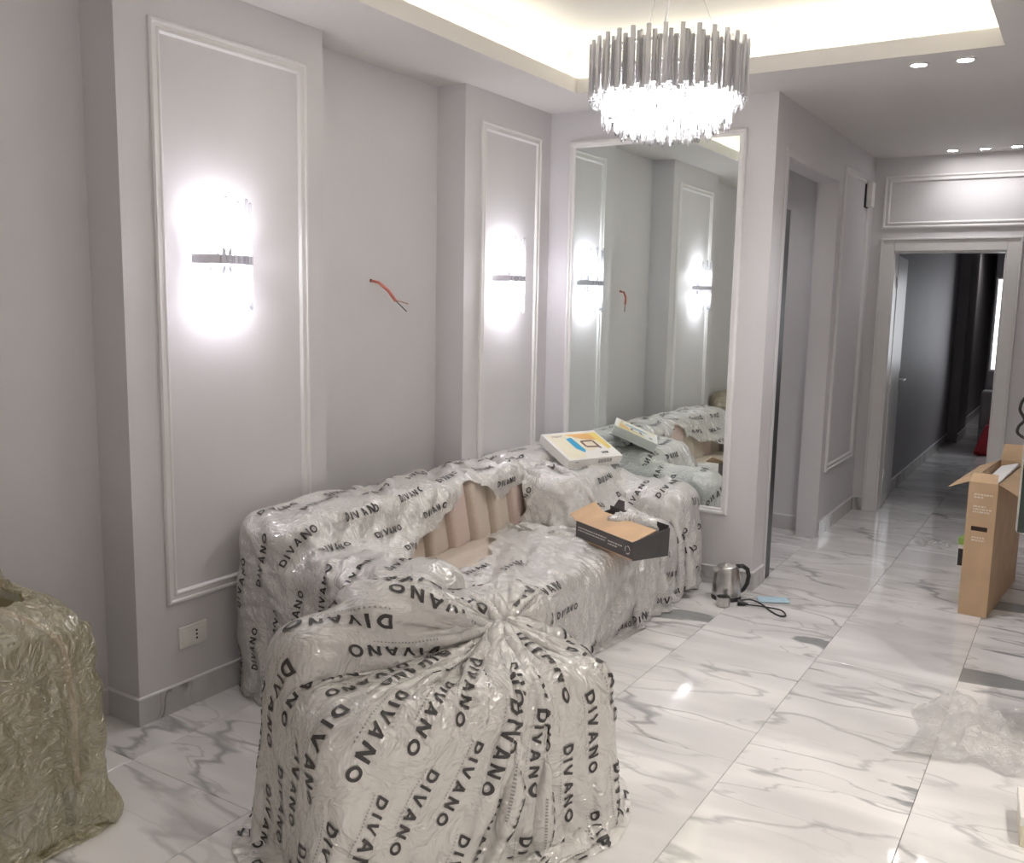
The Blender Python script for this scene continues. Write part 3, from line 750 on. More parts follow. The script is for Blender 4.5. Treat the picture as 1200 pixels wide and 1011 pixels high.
def crumple(P, closed, amp, rng, sp, sgn=1):
    Nn = grid_normals(P, closed)*sgn; nu, nv = P.shape[:2]
    U, V = np.meshgrid(np.arange(nu)*sp, np.arange(nv)*sp, indexing='ij')
    wc = (max(3, int(nu*sp/.16)), max(3, int(nv*sp/.16)))
    U = U+.05*vnoise((nu, nv), wc, rng); V = V+.05*vnoise((nu, nv), wc, rng)
    loc = np.clip(.65+.5*vnoise((nu, nv), (max(3, wc[0]//2), max(3, wc[1]//2)), rng), .2, 1.5)
    h = (facets(U, V, .15, rng)*.75+facets(U, V, .070, rng)*.55+facets(V*.9+.3*U, U-.3*V, .038, rng)*.36)*loc
    if closed:   # fade so both sides of the seam agree
        f = np.minimum(np.arange(nu), nu-1-np.arange(nu))/10.; h = h*np.clip(f, 0, 1)[:, None]
    return P+Nn*(np.maximum(h+.8, -.2)*amp)[..., None]

# ------------------------------------------------------------------ sofa
def rbox(name, lo, hi, r, mat, parent, o=None, rz=0, seg=4):
    c = [(a+b)/2 for a, b in zip(lo, hi)]
    m = MB().box([a-d for a, d in zip(lo, c)], [b-d for b, d in zip(hi, c)])
    ob = m.build(name, mat, parent, bevel=r, seg=seg, autos=True); ob.location = c if o is None else [a-b for a, b in zip(c, o)]; ob.rotation_euler = (0, 0, rz); return ob
SO = (-2.4, 3.8, 0)
sofa = tag(empty('sofa', SO), 'long beige sofa with channelled backrest wrapped in white printed film', 'sofa')
rbox('base', (-2.88, 2.62, .06), (-1.92, 5.0, .30), .05, 'taupe_fabric', sofa, SO)
rbox('seat_cushion', (-2.64, 2.86, .26), (-1.88, 4.77, .43), .07, 'beige_fabric', sofa, SO)
rbox('backrest', (-2.93, 2.58, .10), (-2.68, 5.06, .74), .08, 'taupe_fabric', sofa, SO)
rbox('arm', (-2.90, 2.56, .06), (-1.98, 2.84, .61), .09, 'grey_fabric', sofa, SO)
rbox('arm', (-2.90, 4.79, .06), (-1.88, 5.07, .60), .09, 'grey_fabric', sofa, SO)
for x in (-2.8, -2.0):
    for y in (2.7, 4.9): MB().lathe([(.02, 0), (.03, .065)], 12, (x-SO[0], y-SO[1], 0)).build('leg', 'dark_leg', sofa)
for k in range(10):   # padded channels of the backrest, each leaning a little over its neighbour
    y = 2.96+.19*k
    ob = rbox('back_channel', (-2.70, y-.095, .40), (-2.60, y+.095, .73), .03, ('pink_fabric' if k % 3 == 1 else 'beige_fabric'), sofa, SO, rz=.22)
    ob.rotation_euler = (0, -.16, .25)

rbox('loose_cushion', (-2.62, 4.30, .43), (-2.30, 4.98, .68), .08, 'beige_fabric', sofa, SO)
body = Body()
body.add((-2.66, 4.28, 0), (-2.28, 5.0, .695), .09)
body.add((-2.64, 2.84, 0), (-1.87, 4.79, .43), .08).add((-2.94, 2.55, 0), (-2.60, 5.08, .755), .09)
body.add((-2.93, 2.54, 0), (-1.96, 2.85, .62), .10).add((-2.93, 4.78, 0), (-1.86, 5.085, .61), .10)

# film A: over the backrest and the near arm, hanging to the floor at the near end
def film_back():
    sp = .02; rng = np.random.default_rng(3)
    Y0, Y1, X0, X1 = 2.06, 5.05, -2.955, -1.62
    nu, nv = int((Y1-Y0)/sp)+1, int((X1-X0)/sp)+1
    yy = np.linspace(Y0, Y1, nu); xx = np.linspace(X0, X1, nv)
    edge = np.interp(yy, [0, 2.80, 2.98, 3.12, 3.3, 3.55, 3.8, 4.05, 4.25, 4.5, 4.8, 5.2], [-1.6, -1.6, -2.15, -2.36, -2.46, -2.54, -2.60, -2.52, -2.55, -2.50, -2.44, -2.42])
    edge = edge+.025*np.sin(yy*11)+.012*np.sin(yy*31+1)
    mask = xx[None, :] <= edge[:, None]
    P = np.zeros((nu, nv, 3)); P[..., 0] = xx[None]; P[..., 1] = yy[:, None]*.97+.11; P[..., 2] = .84
    P[..., 2] += .016*vnoise((nu, nv), (44, 18), rng)+.02*vnoise((nu, nv), (20, 9), rng)
    # near end starts already folded down over the arm
    lo = P[..., 1] < 2.5; dz = 2.5-P[..., 1]; P[..., 2] = np.where(lo, .84-dz*.9, P[..., 2]); P[..., 1] = np.where(lo, 2.5-dz*.35, P[..., 1])
    Rf = (1.05+.05*vnoise((nu, nv), (30, 14), rng)).astype(F)
    P = simulate(P, sp, sp, body, 110, 8, mask=mask, xmin=-2.965, ymax=5.15, bend=.03, comp=.7, fric=.85, Rf=Rf)
    D = upsample(fill(P, mask)); M2 = np.zeros(D.shape[:2], bool); M2[::2, ::2] = mask; M2[1::2, ::2] = mask[1:] & mask[:-1]
    M2[:, 1::2] = M2[:, ::2][:, 1:] & M2[:, ::2][:, :-1]
    R = crumple(D, False, .015, rng, sp/2, -1); R[..., 0] = np.maximum(R[..., 0], -2.962); return R, M2, sp/2
P_, M_, s_ = film_back()
fa = grid_object('plastic_sheet', P_, 'white_film', mask=M_)
tag(fa, 'white printed film draped over the sofa backrest and near arm down to the floor', 'plastic sheet', 'printed film on the sofa')
wd = []
for i, v in enumerate(np.arange(.06, 1.3, .105)):
    for u in np.arange(.02+(i % 3)*.11, 3.2, .33): wd.append((u, v, 0, -1))
lettering(P_, -grid_normals(P_), s_, s_, wd, .028, fa, mask=M_, off=.003)

# film B: over the seat, the front and the far arm
def film_seat():
    sp = .02; rng = np.random.default_rng(5)
    Y0, Y1, X0, X1 = 2.84, 5.80, -2.72, -1.555
    nu, nv = int((Y1-Y0)/sp)+1, int((X1-X0)/sp)+1
    yy = np.linspace(Y0, Y1, nu); xx = np.linspace(X0, X1, nv)
    back = np.interp(yy, [2.8, 3.0, 3.3, 3.6, 3.75, 3.9, 4.1, 4.4, 4.6, 5.9], [-2.26, -2.30, -2.36, -2.40, -2.46, -2.60, -2.64, -2.62, -2.8, -2.8])
    back = back+.02*np.sin(yy*13)+.012*np.sin(yy*37+1)
    mask = xx[None, :] >= back[:, None]
    P = np.zeros((nu, nv, 3)); P[..., 0] = xx[None]; P[..., 1] = np.where(yy < 4.1, yy, 4.1+(yy-4.1)*(5.14-4.1)/(Y1-4.1))[:, None]; P[..., 2] = np.where(yy[:, None] > 4.25, .80, .60)+0*xx[None]
    P[..., 2] += .03*vnoise((nu, nv), (22, 12), rng)+.02*vnoise((nu, nv), (50, 24), rng)+np.where(yy > 4.2, .05*np.sin((yy-4.2)*40), 0)[:, None]
    P[..., 2] = np.where(P[..., 0] > -1.8, P[..., 2]-(P[..., 0]+1.8)*.95, P[..., 2]); P[..., 0] = np.where(P[..., 0] > -1.8, -1.8+(P[..., 0]+1.8)*.12, P[..., 0])
    Rf = (1.08+.05*vnoise((nu, nv), (26, 14), rng)).astype(F)
    P = simulate(P, sp, sp, body, 120, 8, mask=mask, ymax=5.15, bend=.03, comp=.7, fric=.97, Rf=Rf, grav=.0009)
    D = upsample(fill(P, mask)); M2 = np.zeros(D.shape[:2], bool); M2[::2, ::2] = mask; M2[1::2, ::2] = mask[1:] & mask[:-1]
    M2[:, 1::2] = M2[:, ::2][:, 1:] & M2[:, ::2][:, :-1]
    R = crumple(D, False, .015, rng, sp/2, -1); R[..., 0] = np.maximum(R[..., 0], -2.962); return R, M2, sp/2
P_, M_, s_ = film_seat()
fb = grid_object('plastic_sheet', P_, 'white_film', mask=M_)
tag(fb, 'white printed film spread over the sofa seat, front and far arm', 'plastic sheet', 'printed film on the sofa')
wd = []
for i, v in enumerate(np.arange(.10, 1.3, .11)):
    for u in np.arange(.06+(i % 3)*.12, 3.0, .36):
        if .55 < u < 1.75 and .12 < v < 1.02: continue
        wd.append((u, v, .05, -1))
lettering(P_, -grid_normals(P_), s_, s_, wd, .029, fb, mask=M_, off=.003)

# ------------------------------------------------------------------ wrapped armchair in front
AC = np.array((-1.57, 1.665)); AB = np.array((-1.57+.98*math.cos(math.radians(65)), 1.665+.98*math.sin(math.radians(65))))
dirx = (AB-AC)/np.linalg.norm(AB-AC); ang = math.atan2(dirx[1], dirx[0]); wid = float(np.linalg.norm(AB-AC)); dep = .56
ORG = (float(AC[0]), float(AC[1]), 0)
arm = tag(empty('armchair', ORG, ang), 'squat armchair wholly bagged in white printed film in front of the sofa', 'armchair')
rbox('base', (.06, .06, .05), (wid-.06, dep-.06, .30), .05, 'grey_fabric', arm)
rbox('seat_cushion', (.16, .04, .28), (wid-.16, dep-.16, .46), .06, 'beige_fabric', arm)
rbox('backrest', (.03, dep-.20, .10), (wid-.03, dep, .65), .08, 'beige_fabric', arm)
rbox('arm', (.0, .02, .08), (.17, dep-.1, .50), .06, 'beige_fabric', arm); rbox('arm', (wid-.17, .02, .08), (wid, dep-.1, .50), .06, 'beige_fabric', arm)
for x in (.1, wid-.1):
    for y in (.1, dep-.1): MB().lathe([(.018, 0), (.026, .055)], 12, (x, y, 0)).build('leg', 'dark_leg', arm)
bodyc = Body().add((0, 0, 0), (wid, dep, .53), .10, ang, ORG).add((.02, dep-.24, 0), (wid-.02, dep+.01, .66), .09, ang, ORG).add((.24, .34, 0), (.56, .57, .735), .08, ang, ORG).add((.40, .44, .3), (.47, .51, .80), .03, ang, ORG)

BAGSGN = 1
def film_bag():
    rng = np.random.default_rng(11); sp = .0165
    per = 3.55; nu = int(per/sp)//2*2; tuft, top, side = .12, .46, .70; S = tuft+top+side; nv = int(S/sp)+1
    th = np.arange(nu)/nu*2*PI; s = np.linspace(0, S, nv)
    kx, ky = .72, .30
    P = np.zeros((nu, nv, 3))
    cth, sth = np.cos(-th), np.sin(-th)
    # superellipse outline round the chair
    rr = 1/((np.abs(cth)**4+np.abs(sth)**4)**.25)
    ex, ey = wid/2+.05+(wid/2+.05)*rr*cth-.05, dep/2+.05+(dep/2+.05)*rr*sth-.05
    f = np.where(s < tuft, (tuft-s)/tuft*.14+.02, np.where(s < tuft+top, .02+.98*((s-tuft)/top), 1.0))
    zz = np.where(s < tuft, .575+(tuft-s)*.8, np.where(s < tuft+top, (.575+.33*np.sin(PI*(s-tuft)/top)+.045*((s-tuft)/top)), .62-(s-tuft-top)*.90))
    lx = kx+(ex[:, None]-kx)*f[None]; ly = ky+(ey[:, None]-ky)*f[None]
    fl = np.clip((s-tuft-top)/side, 0, 1)**2*.07
    lx += fl[None]*cth[:, None]; ly += fl[None]*sth[:, None]
    co, si = math.cos(ang), math.sin(ang)
    P[..., 0] = ORG[0]+lx*co-ly*si; P[..., 1] = ORG[1]+lx*si+ly*co; P[..., 2] = zz[None]
    P += (.006*rng.standard_normal((nu, nv, 3)))
    P[..., 2] += .012*vnoise((nu, nv), (60, 20), rng)
    jp = int(round(tuft/sp)); pins = np.zeros((nu, nv), bool); pins[:, jp:jp+2] = True
    P = simulate(P, sp, sp, bodyc, 130, 8, closed=True, pins=pins, bend=.03, comp=.30, fric=.7, grav=.0012, Rf=(1.0+.03*vnoise((nu, nv), (40, 16), rng)).astype(F))
    D = upsample(P, True); nd = D.shape
    ww = np.clip(np.minimum(np.arange(nd[0]), nd[0]-1-np.arange(nd[0]))/8., 0, 1)[:, None]
    vv = np.arange(nd[1])*sp/2; fade = np.exp(-np.maximum(vv-tuft, 0)/.55)[None]
    pl = np.abs(vnoise(nd[:2], (90, 5), rng))*1.0+np.abs(vnoise(nd[:2], (200, 9), rng))*.5
    D = D+grid_normals(D, True)*(pl*.011*ww*fade)[..., None]*BAGSGN
    return crumple(D, True, .0125, rng, sp/2, BAGSGN), sp/2, tuft, top
P_, s_, tuft, top = film_bag()
bag = grid_object('plastic_bag', P_, 'white_film_gloss', closed=True)
tag(bag, 'white printed plastic bag gathered and knotted over the squat armchair', 'plastic bag')
wd = []
per = P_.shape[0]*s_
for i, u in enumerate(np.arange(.05, per-.05, .100)):
    for v in np.arange(tuft+.06+(i % 3)*.115, 1.5, .345): wd.append((u, v, PI/2, 1))
Nn = grid_normals(P_, True)
cen = np.array([ORG[0]+wid/2*math.cos(ang)-dep/2*math.sin(ang), ORG[1]+wid/2*math.sin(ang)+dep/2*math.cos(ang), .3])
sgn = 1 if ((P_-cen)*Nn).sum(-1)[:, 60:].mean() > 0 else -1
lettering(P_, Nn*sgn, s_, s_, [(u, v, a, sgn) for u, v, a, f in wd], .0365, bag, closed=True, off=.003)

# ------------------------------------------------------------------ armchair at the left under clear yellowish film
LO = (-2.80, 1.24, 0)
la = tag(empty('armchair', LO), 'olive armchair with pale piping under clear yellowish film by the column', 'armchair')
rbox('base', (-.26, -.36, .12), (.26, .36, .36), .05, 'olive_fabric', la); rbox('seat_cushion', (-.20, -.26, .34), (.27, .26, .50), .05, 'olive_fabric', la)
rbox('arm', (-.28, .25, .12), (.28, .39, .66), .05, 'olive_fabric', la); rbox('arm', (-.28, -.39, .12), (.28, -.25, .66), .05, 'olive_fabric', la)
rbox('backrest', (-.31, -.36, .14), (-.16, .36, .74), .06, 'orange_piping', la)
MB().tube([(-.2, .26, .665), (.1, .26, .672), (.25, .27, .66), (.285, .30, .60), (.29, .32, .4), (.285, .32, .16)], .009, 8).build('piping', 'orange_piping', la, smooth=True)
for x in (-.23, .23):
    for y in (-.33, .33): MB().lathe([(.014, 0), (.024, .13)], 10, (x, y, 0)).build('leg', 'dark_leg', la)
bodyl = Body().add((-.31, -.41, 0), (.30, .40, .68), .03, 0, LO).add((-.32, -.38, 0), (-.15, .38, .78), .06, 0, LO).add((.18, .32, .3), (.29, .395, .755), .02, 0, LO)
def film_left():
    rng = np.random.default_rng(21); sp = .018
    top, side = .17, .70; S = top+side; per = 3.15; nu = int(per/sp)//2*2; nv = int(S/sp)+1
    th = np.arange(nu)/nu*2*PI; s = np.linspace(0, S, nv); cth, sth = np.cos(-th), np.sin(-th)
    rr = 1/((np.abs(cth)**6+np.abs(sth)**6)**(1/6))
    f = np.where(s < top, .66+.34*s/top, 1.+.10*np.clip((s-top)/side, 0, 1)**3)
    zz = np.where(s < top, .76+.04*np.sin(PI*s/top), .76-(s-top)*.97)
    P = np.zeros((nu, nv, 3))
    P[..., 0] = LO[0]+(.325*rr*cth)[:, None]*f; P[..., 1] = LO[1]+(.43*rr*sth)[:, None]*f; P[..., 2] = zz[None]
    P += .004*rng.standard_normal(P.shape); P[..., 2] += .015*vnoise((nu, nv), (40, 12), rng)
    P[:, :2, 2] = (.735+.03*vnoise((nu, 2), (30, 2), rng)); pins = np.zeros((nu, nv), bool); pins[:, :2] = True
    P = simulate(P, sp, sp, bodyl, 90, 8, closed=True, pins=pins, bend=.05, comp=.5, fric=.93, xmin=-3.13, Rf=(1.0+.03*vnoise((nu, nv), (24, 10), rng)).astype(F))
    R = crumple(upsample(P, True), True, .011, rng, sp/2, BAGSGN); R[..., 0] = np.maximum(R[..., 0], -3.14); R[..., 2] = np.maximum(R[..., 2], .003)
    return R
P_ = film_left()
fl_ = grid_object('plastic_bag', P_, 'yellow_film', closed=True); tag(fl_, 'clear yellowish open plastic bag pulled round the olive armchair by the column', 'plastic bag')

# ------------------------------------------------------------------ things lying about
def frame_empty(name, org, ex, ey):
    """empty whose local x,y,z follow the given (made orthonormal) directions"""
    ex = Vector(ex).normalized(); ey = Vector(ey); ey = (ey-ex*ey.dot(ex)).normalized(); ez = ex.cross(ey)
    o = empty(name); m = Matrix.Identity(4)
    for i in range(3): m[i][0], m[i][1], m[i][2], m[i][3] = ex[i], ey[i], ez[i], org[i]
    o.matrix_world = m; return o
def dash_rows(rows, z, h, rng, name, mat, parent, plane='xy', y=0.):
    """rows of tiny print: (x0, x1, v) lines broken into word-like dashes"""
    mb = MB()
    for x0, x1, v in rows:
        x = x0
        while x < x1:
            w_ = min(rng.uniform(.006, .02), x1-x)
            if plane == 'xy': mb.add([(x, v, z), (x+w_, v, z), (x+w_, v+h, z), (x, v+h, z)], [(0, 1, 2, 3)])
            else: mb.add([(x, y, v), (x+w_, y, v), (x+w_, y, v+h), (x, y, v+h)], [(0, 1, 2, 3)])
            x += w_+.004
    return mb.build(name, mat, parent)

# picture box lying on the corner of the sofa back
gb = frame_empty('picture_box', (-2.69, 4.66, .872), (.40, .92, 0), (.80, -.34, -.36))   # local x along the long side, y towards the seat; z points down
tag(gb, 'flat cream picture box with a blue and brown print lying on the sofa back', 'box')
gL, gW, gH = .40, .30, .058
MB().box((.002, .002, .012), (gL-.002, gW-.002, gH)).build('tray', 'white_card', gb, bevel=.001)
ld = MB().box((0, 0, 0), (gL, gW, .042)).build('lid', 'white_card', gb, bevel=.002)
def flat(poly, z, name, mat, parent): return MB().add([(x, y, z) for x, y in poly], [tuple(range(len(poly)))]).build(name, mat, parent)
def rect(x0, y0, x1, y1): return [(x0, y0), (x1, y0), (x1, y1), (x0, y1)]
flat(rect(.02, .02, .385, .285), -.0006, 'cover_print', 'cream_card', ld)
flat([(.15, .03), (.385, .03), (.385, .12), (.24, .09)], -.0010, 'orange_print', 'orange_print', ld)
flat([(.33, .03), (.385, .03), (.385, .20), (.35, .22)], -.0013, 'yellow_print', 'yellow_print', ld)
flat([(.16, .22), (.24, .22), (.385, .13), (.385, .285), (.14, .285)], -.0012, 'white_print', 'white_card', ld)
flat([(.13, .075), (.175, .065), (.185, .205), (.165, .235), (.13, .185)], -.0016, 'blue_print', 'blue_print', ld)
mb = MB()
for a, b_ in (((.215, .115), (.30, .115)), ((.30, .115), (.305, .205)), ((.215, .175), (.305, .185)), ((.215, .115), (.215, .175))):
    d = Vector((b_[0]-a[0], b_[1]-a[1])).normalized(); nn = Vector((-d.y, d.x))*.008
    mb.add([(a[0]+nn.x, a[1]+nn.y, -.0017), (a[0]-nn.x, a[1]-nn.y, -.0017), (b_[0]-nn.x, b_[1]-nn.y, -.0017), (b_[0]+nn.x, b_[1]+nn.y, -.0017)], [(0, 1, 2, 3)])
mb.build('brown_print', 'brown_print', ld)
# lettering mark on the lid corner
mb = MB()
for p, q in (((.275, .238), (.28, .262)), ((.28, .262), (.288, .242)), ((.288, .242), (.296, .262)), ((.296, .262), (.30, .238)), ((.308, .238), (.308, .262)), ((.308, .262), (.32, .238)), ((.32, .238), (.32, .262))):
    d = Vector((q[0]-p[0], q[1]-p[1])).normalized(); nn = Vector((-d.y, d.x))*.0028
    mb.add([(p[0]+nn.x, p[1]+nn.y, -.002), (p[0]-nn.x, p[1]-nn.y, -.002), (q[0]-nn.x, q[1]-nn.y, -.002), (q[0]+nn.x, q[1]+nn.y, -.002)], [(0, 1, 2, 3)])
mb.build('title_print', 'ink', ld)
dash_rows([(.05, .13, .035), (.05, .12, .045)], -.0011, .006, random.Random(3), 'small_print', 'ink_grey', ld)
dash_rows([(.05, .075, .014), (.22, .32, .012), (.22, .32, .020), (.22, .32, .028)], 0, .007, random.Random(4), 'side_print', 'ink_grey', ld, plane='xz', y=gW+.0006)

# opened carton on the seat
oc = frame_empty('opened_carton', (-2.145, 4.105, .45), (.479, -.261, 0), (.478, .878, 0))
tag(oc, 'opened shipping carton with brown inside and dark printed lip on the sofa seat', 'carton')
cw = .475
MB().box((0, 0, .0), (cw, .21, .006)).build('bottom', 'cardboard_light', oc)
MB().hexa([(0, 0, .085), (cw, 0, .085), (cw, .135, .13), (0, .135, .13), (0, 0, .089), (cw, 0, .089), (cw, .135, .134), (0, .135, .134)]).build('front_flap', 'cardboard_light', oc)
lip = MB().box((0, -.004, .008), (cw, 0, .089)).build('dark_lip', 'box_black', oc)
dash_rows([(.02, .27, .058), (.02, .26, .044), (.28, .40, .050), (.28, .36, .036)], 0, .006, random.Random(5), 'lip_print', 'box_print_white', lip, plane='xz', y=-.0046)
mb = MB()
for k in range(3):      # three chasing arrows mark
    a0 = 2*PI*k/3
    for j in range(4):
        a, b_ = a0+j*.4, a0+(j+1)*.4
        mb.add([(.44+.016*math.cos(a), -.0047, .045+.016*math.sin(a)), (.44+.022*math.cos(a), -.0047, .045+.022*math.sin(a)), (.44+.022*math.cos(b_), -.0047, .045+.022*math.sin(b_)), (.44+.016*math.cos(b_), -.0047, .045+.016*math.sin(b_))], [(0, 1, 2, 3)])
mb.build('arrow_mark', 'box_print_white', lip)
MB().box((0, .206, .006), (cw, .21, .15)).build('back_panel', 'box_black', oc)
MB().hexa([(cw, 0, 0), (cw+.004, 0, 0), (cw+.004, .21, 0), (cw, .21, 0), (cw+.004, -.006, .092), (cw+.008, -.006, .092), (cw+.010, .21, .14), (cw+.006, .21, .14)]).build('end_panel', 'box_black', oc)
MB().hexa([(-.004, 0, .085), (0, 0, .085), (0, .16, .13), (-.004, .16, .13), (-.10, .02, .10), (-.096, .02, .104), (-.076, .16, .16), (-.08, .16, .156)]).build('end_flap', 'cardboard_light', oc)
MB().hexa([(-.004, .0, 0), (0, 0, 0), (0, .21, 0), (-.004, .21, 0), (-.004, 0, .085), (0, 0, .085), (0, .21, .13), (-.004, .21, .13)]).build('end_panel', 'box_black', oc)
MB().hexa([(.03, .206, .15), (.12, .206, .15), (.12, .21, .15), (.03, .21, .15), (.05, .22, .19), (.10, .22, .19), (.10, .224, .19), (.05, .224, .19)]).build('tuck_tab', 'box_black', oc)
def wad(name, ctr, rad, mat, seed, n=(34, 18), amp=.35):
    """a crumpled ball of film"""
    rng = np.random.default_rng(seed); nu, nv = n
    th = np.linspace(0, 2*PI, nu, endpoint=False); ph = np.linspace(.05, PI-.05, nv)
    h = vnoise((nu, nv), (8, 6), rng)*np.clip(np.minimum(np.arange(nu), nu-1-np.arange(nu))/4, 0, 1)[:, None]
    R = 1+amp*.35*h+amp*.25*rng.standard_normal((nu, nv))*np.clip(np.minimum(np.arange(nu), nu-1-np.arange(nu))/3, 0, 1)[:, None]
    P = np.stack([R*np.cos(th)[:, None]*np.sin(ph)[None], R*np.sin(th)[:, None]*np.sin(ph)[None], R*np.cos(ph)[None]*np.ones((nu, 1))], -1)*np.array(rad)+np.array(ctr)
    P[..., 2] = np.maximum(P[..., 2], ctr[2]-rad[2]*.8)
    return grid_object(name, P.astype(F), mat, closed=True)
def at_local(o, p): return tuple(o.matrix_world @ Vector(p))
pf = wad('packing_film', at_local(oc, (.28, .172, .105)), (.16, .04, .065), 'white_film_gloss', 31)
tag(pf, 'crumpled white packing film stuffed in the opened carton', 'packing film')

# kettle, cup, mask on the floor by the wall corner
ke = tag(empty('electric_kettle', (-1.622, 4.955, 0), .56), 'stainless steel electric kettle with black handle standing by the wall corner', 'kettle')
MB().lathe([(.0, 0), (.082, 0), (.084, .012), (.078, .02), (.0, .02)], 28, cap=False).build('power_base', 'black_plastic', ke, smooth=False)
MB().lathe([(.0, .021), (.080, .021), (.081, .03), (.079, .08), (.072, .135), (.062, .172), (.058, .178)], 32, cap=False).build('body', 'brushed_steel', ke, smooth=True)
MB().lathe([(.060, .176), (.058, .186), (.045, .194), (.018, .198), (.014, .204), (.0, .205)], 28, cap=False).build('lid', 'brushed_steel', ke, smooth=True)
MB().hexa([(-.055, -.022, .140), (-.055, .022, .140), (-.052, .03, .178), (-.052, -.03, .178), (-.075, -.006, .158), (-.075, .006, .158), (-.088, .012, .184), (-.088, -.012, .184)]).build('spout', 'brushed_steel', ke, bevel=.003)
MB().tube([(.045, 0, .186), (.085, 0, .188), (.112, 0, .170), (.122, 0, .13), (.115, 0, .085), (.096, 0, .05), (.076, 0, .036)], [.011, .013, .013, .012, .012, .011, .010], 10).build('handle', 'black_plastic', ke, smooth=True)
MB().tube([(.058, 0, .165), (.068, 0, .11), (.074, 0, .05)], .008, 8).build('handle_spine', 'black_plastic', ke, smooth=True)
def spl(pts, n=8):
    out = []; p = [Vector(a) for a in pts]; p = [p[0]]+p+[p[-1]]
    for i in range(1, len(p)-2):
        for k in range(n):
            t = k/n; out.append(.5*((2*p[i])+(-p[i-1]+p[i+1])*t+(2*p[i-1]-5*p[i]+4*p[i+1]-p[i+2])*t*t+(-p[i-1]+3*p[i]-3*p[i+1]+p[i+2])*t**3))
    return out+[p[-2]]
cdp = [(-1.55, 4.93, .012), (-1.52, 4.90, .02), (-1.48, 4.945, .02), (-1.42, 4.945, .008), (-1.34, 4.86, .006), (-1.28, 4.81, .006), (-1.25, 4.83, .006), (-1.29, 4.88, .014), (-1.39, 4.89, .012), (-1.47, 4.88, .010)]
co, si = math.cos(-.56), math.sin(-.56)
lc = [((x+1.622)*co-(y-4.955)*si, (x+1.622)*si+(y-4.955)*co, z) for x, y, z in cdp]
MB().tube(spl(lc), .0045, 8).build('power_cord', 'black_plastic', ke, smooth=True)
pl = [((x+1.622)*co-(y-4.955)*si, (x+1.622)*si+(y-4.955)*co, z) for x, y, z in ((-1.47, 4.88, .012), (-1.505, 4.872, .015), (-1.525, 4.868, .016))]
MB().tube(pl, [.006, .013, .016], 10).build('plug', 'black_plastic', ke)
cup = tag(empty('steel_cup', (-1.588, 4.805, 0)), 'small steel cup on the floor in front of the kettle', 'cup')
MB().lathe([(.0, .001), (.033, .001), (.036, .004), (.038, .055), (.036, .055), (.034, .006), (.0, .005)], 24, cap=False).build('bowl', 'brushed_steel', cup, smooth=False)
sx = MB()
fm = tag(empty('face_mask', (-1.385, 5.06, 0), .5), 'pale blue pleated face mask lying on the floor beside the kettle cord', 'mask')
for k in range(5):
    sx.add([(-.085, -.045+.018*k, .004+.004*(k % 2)), (.085, -.045+.018*k, .004+.004*(k % 2)), (.085, -.045+.018*(k+1), .004+.004*((k+1) % 2)), (-.085, -.045+.018*(k+1), .004+.004*((k+1) % 2))], [(0, 1, 2, 3)])
pm = sx.build('pleated_panel', 'mask_blue', fm); sm = pm.modifiers.new('th', 'SOLIDIFY'); sm.thickness = .0015
MB().tube(spl([(-.085, -.04, .004), (-.13, -.03, .003), (-.14, .02, .003), (-.085, .04, .004)], 6), .0015, 6).build('ear_loop', 'foam_white', fm)

# tall carton by the right edge
tc_ = tag(empty('tall_carton', (-.482, 5.445, 0), math.radians(-5)), 'tall narrow brown carton standing open with flaps spread on the marble floor', 'carton')
W_, D_, H_ = .142, .92, .735; tk = .005
fp = MB().box((0, 0, 0), (W_, tk, .47)).box((0, 0, .495), (W_, tk, H_)).box((0, 0, .47), (.028, tk, .495)).box((.108, 0, .47), (W_, tk, .495)).build('front_panel', 'cardboard', tc_)
MB().box((.028, .003, .468), (.108, .0048, .497)).build('hand_slot', 'slot_dark', fp)
for row_ in [(.03, .12, .665), (.03, .075, .65), (.03, .09, .60), (.03, .12, .585), (.03, .11, .570), (.035, .1, .43), (.035, .1, .415)]:
    dash_rows([row_], 0, .009, random.Random(int(row_[2]*1000)), 'print_line', 'carton_print', fp, plane='xz', y=-.0006)
MB().box((0, tk, 0), (tk, D_, H_)).build('side_panel', 'cardboard', tc_); MB().box((W_-tk, tk, 0), (W_, D_, H_)).build('side_panel', 'cardboard', tc_)
MB().box((tk, D_-tk, 0), (W_-tk, D_, H_)).build('back_panel', 'cardboard', tc_); MB().box((tk, tk, 0), (W_-tk, D_-tk, tk)).build('bottom', 'cardboard', tc_)
MB().hexa([(0, .01, H_), (tk, .01, H_), (tk, D_-.01, H_), (0, D_-.01, H_), (-.11, .02, H_-.05), (-.106, .02, H_-.045), (-.106, D_-.02, H_-.045), (-.11, D_-.02, H_-.05)]).build('long_flap', 'cardboard', tc_)
MB().hexa([(W_-tk, .01, H_), (W_, .01, H_), (W_, D_-.01, H_), (W_-tk, D_-.01, H_), (W_+.096, .02, H_-.055), (W_+.10, .02, H_-.06), (W_+.10, D_-.02, H_-.06), (W_+.096, D_-.02, H_-.055)]).build('long_flap', 'cardboard', tc_)
MB().hexa([(.004, 0, H_), (W_-.004, 0, H_), (W_-.004, tk, H_), (.004, tk, H_), (.01, .035, H_+.045), (W_-.01, .035, H_+.045), (W_-.01, .04, H_+.045), (.01, .04, H_+.045)]).build('end_flap', 'cardboard', tc_)
MB().hexa([(.004, D_-tk, H_), (W_-.004, D_-tk, H_), (W_-.004, D_, H_), (.004, D_, H_), (.01, D_+.02, H_+.10), (W_-.01, D_+.02, H_+.10), (W_-.01, D_+.025, H_+.10), (.01, D_+.025, H_+.10)]).build('end_flap', 'cardboard', tc_)
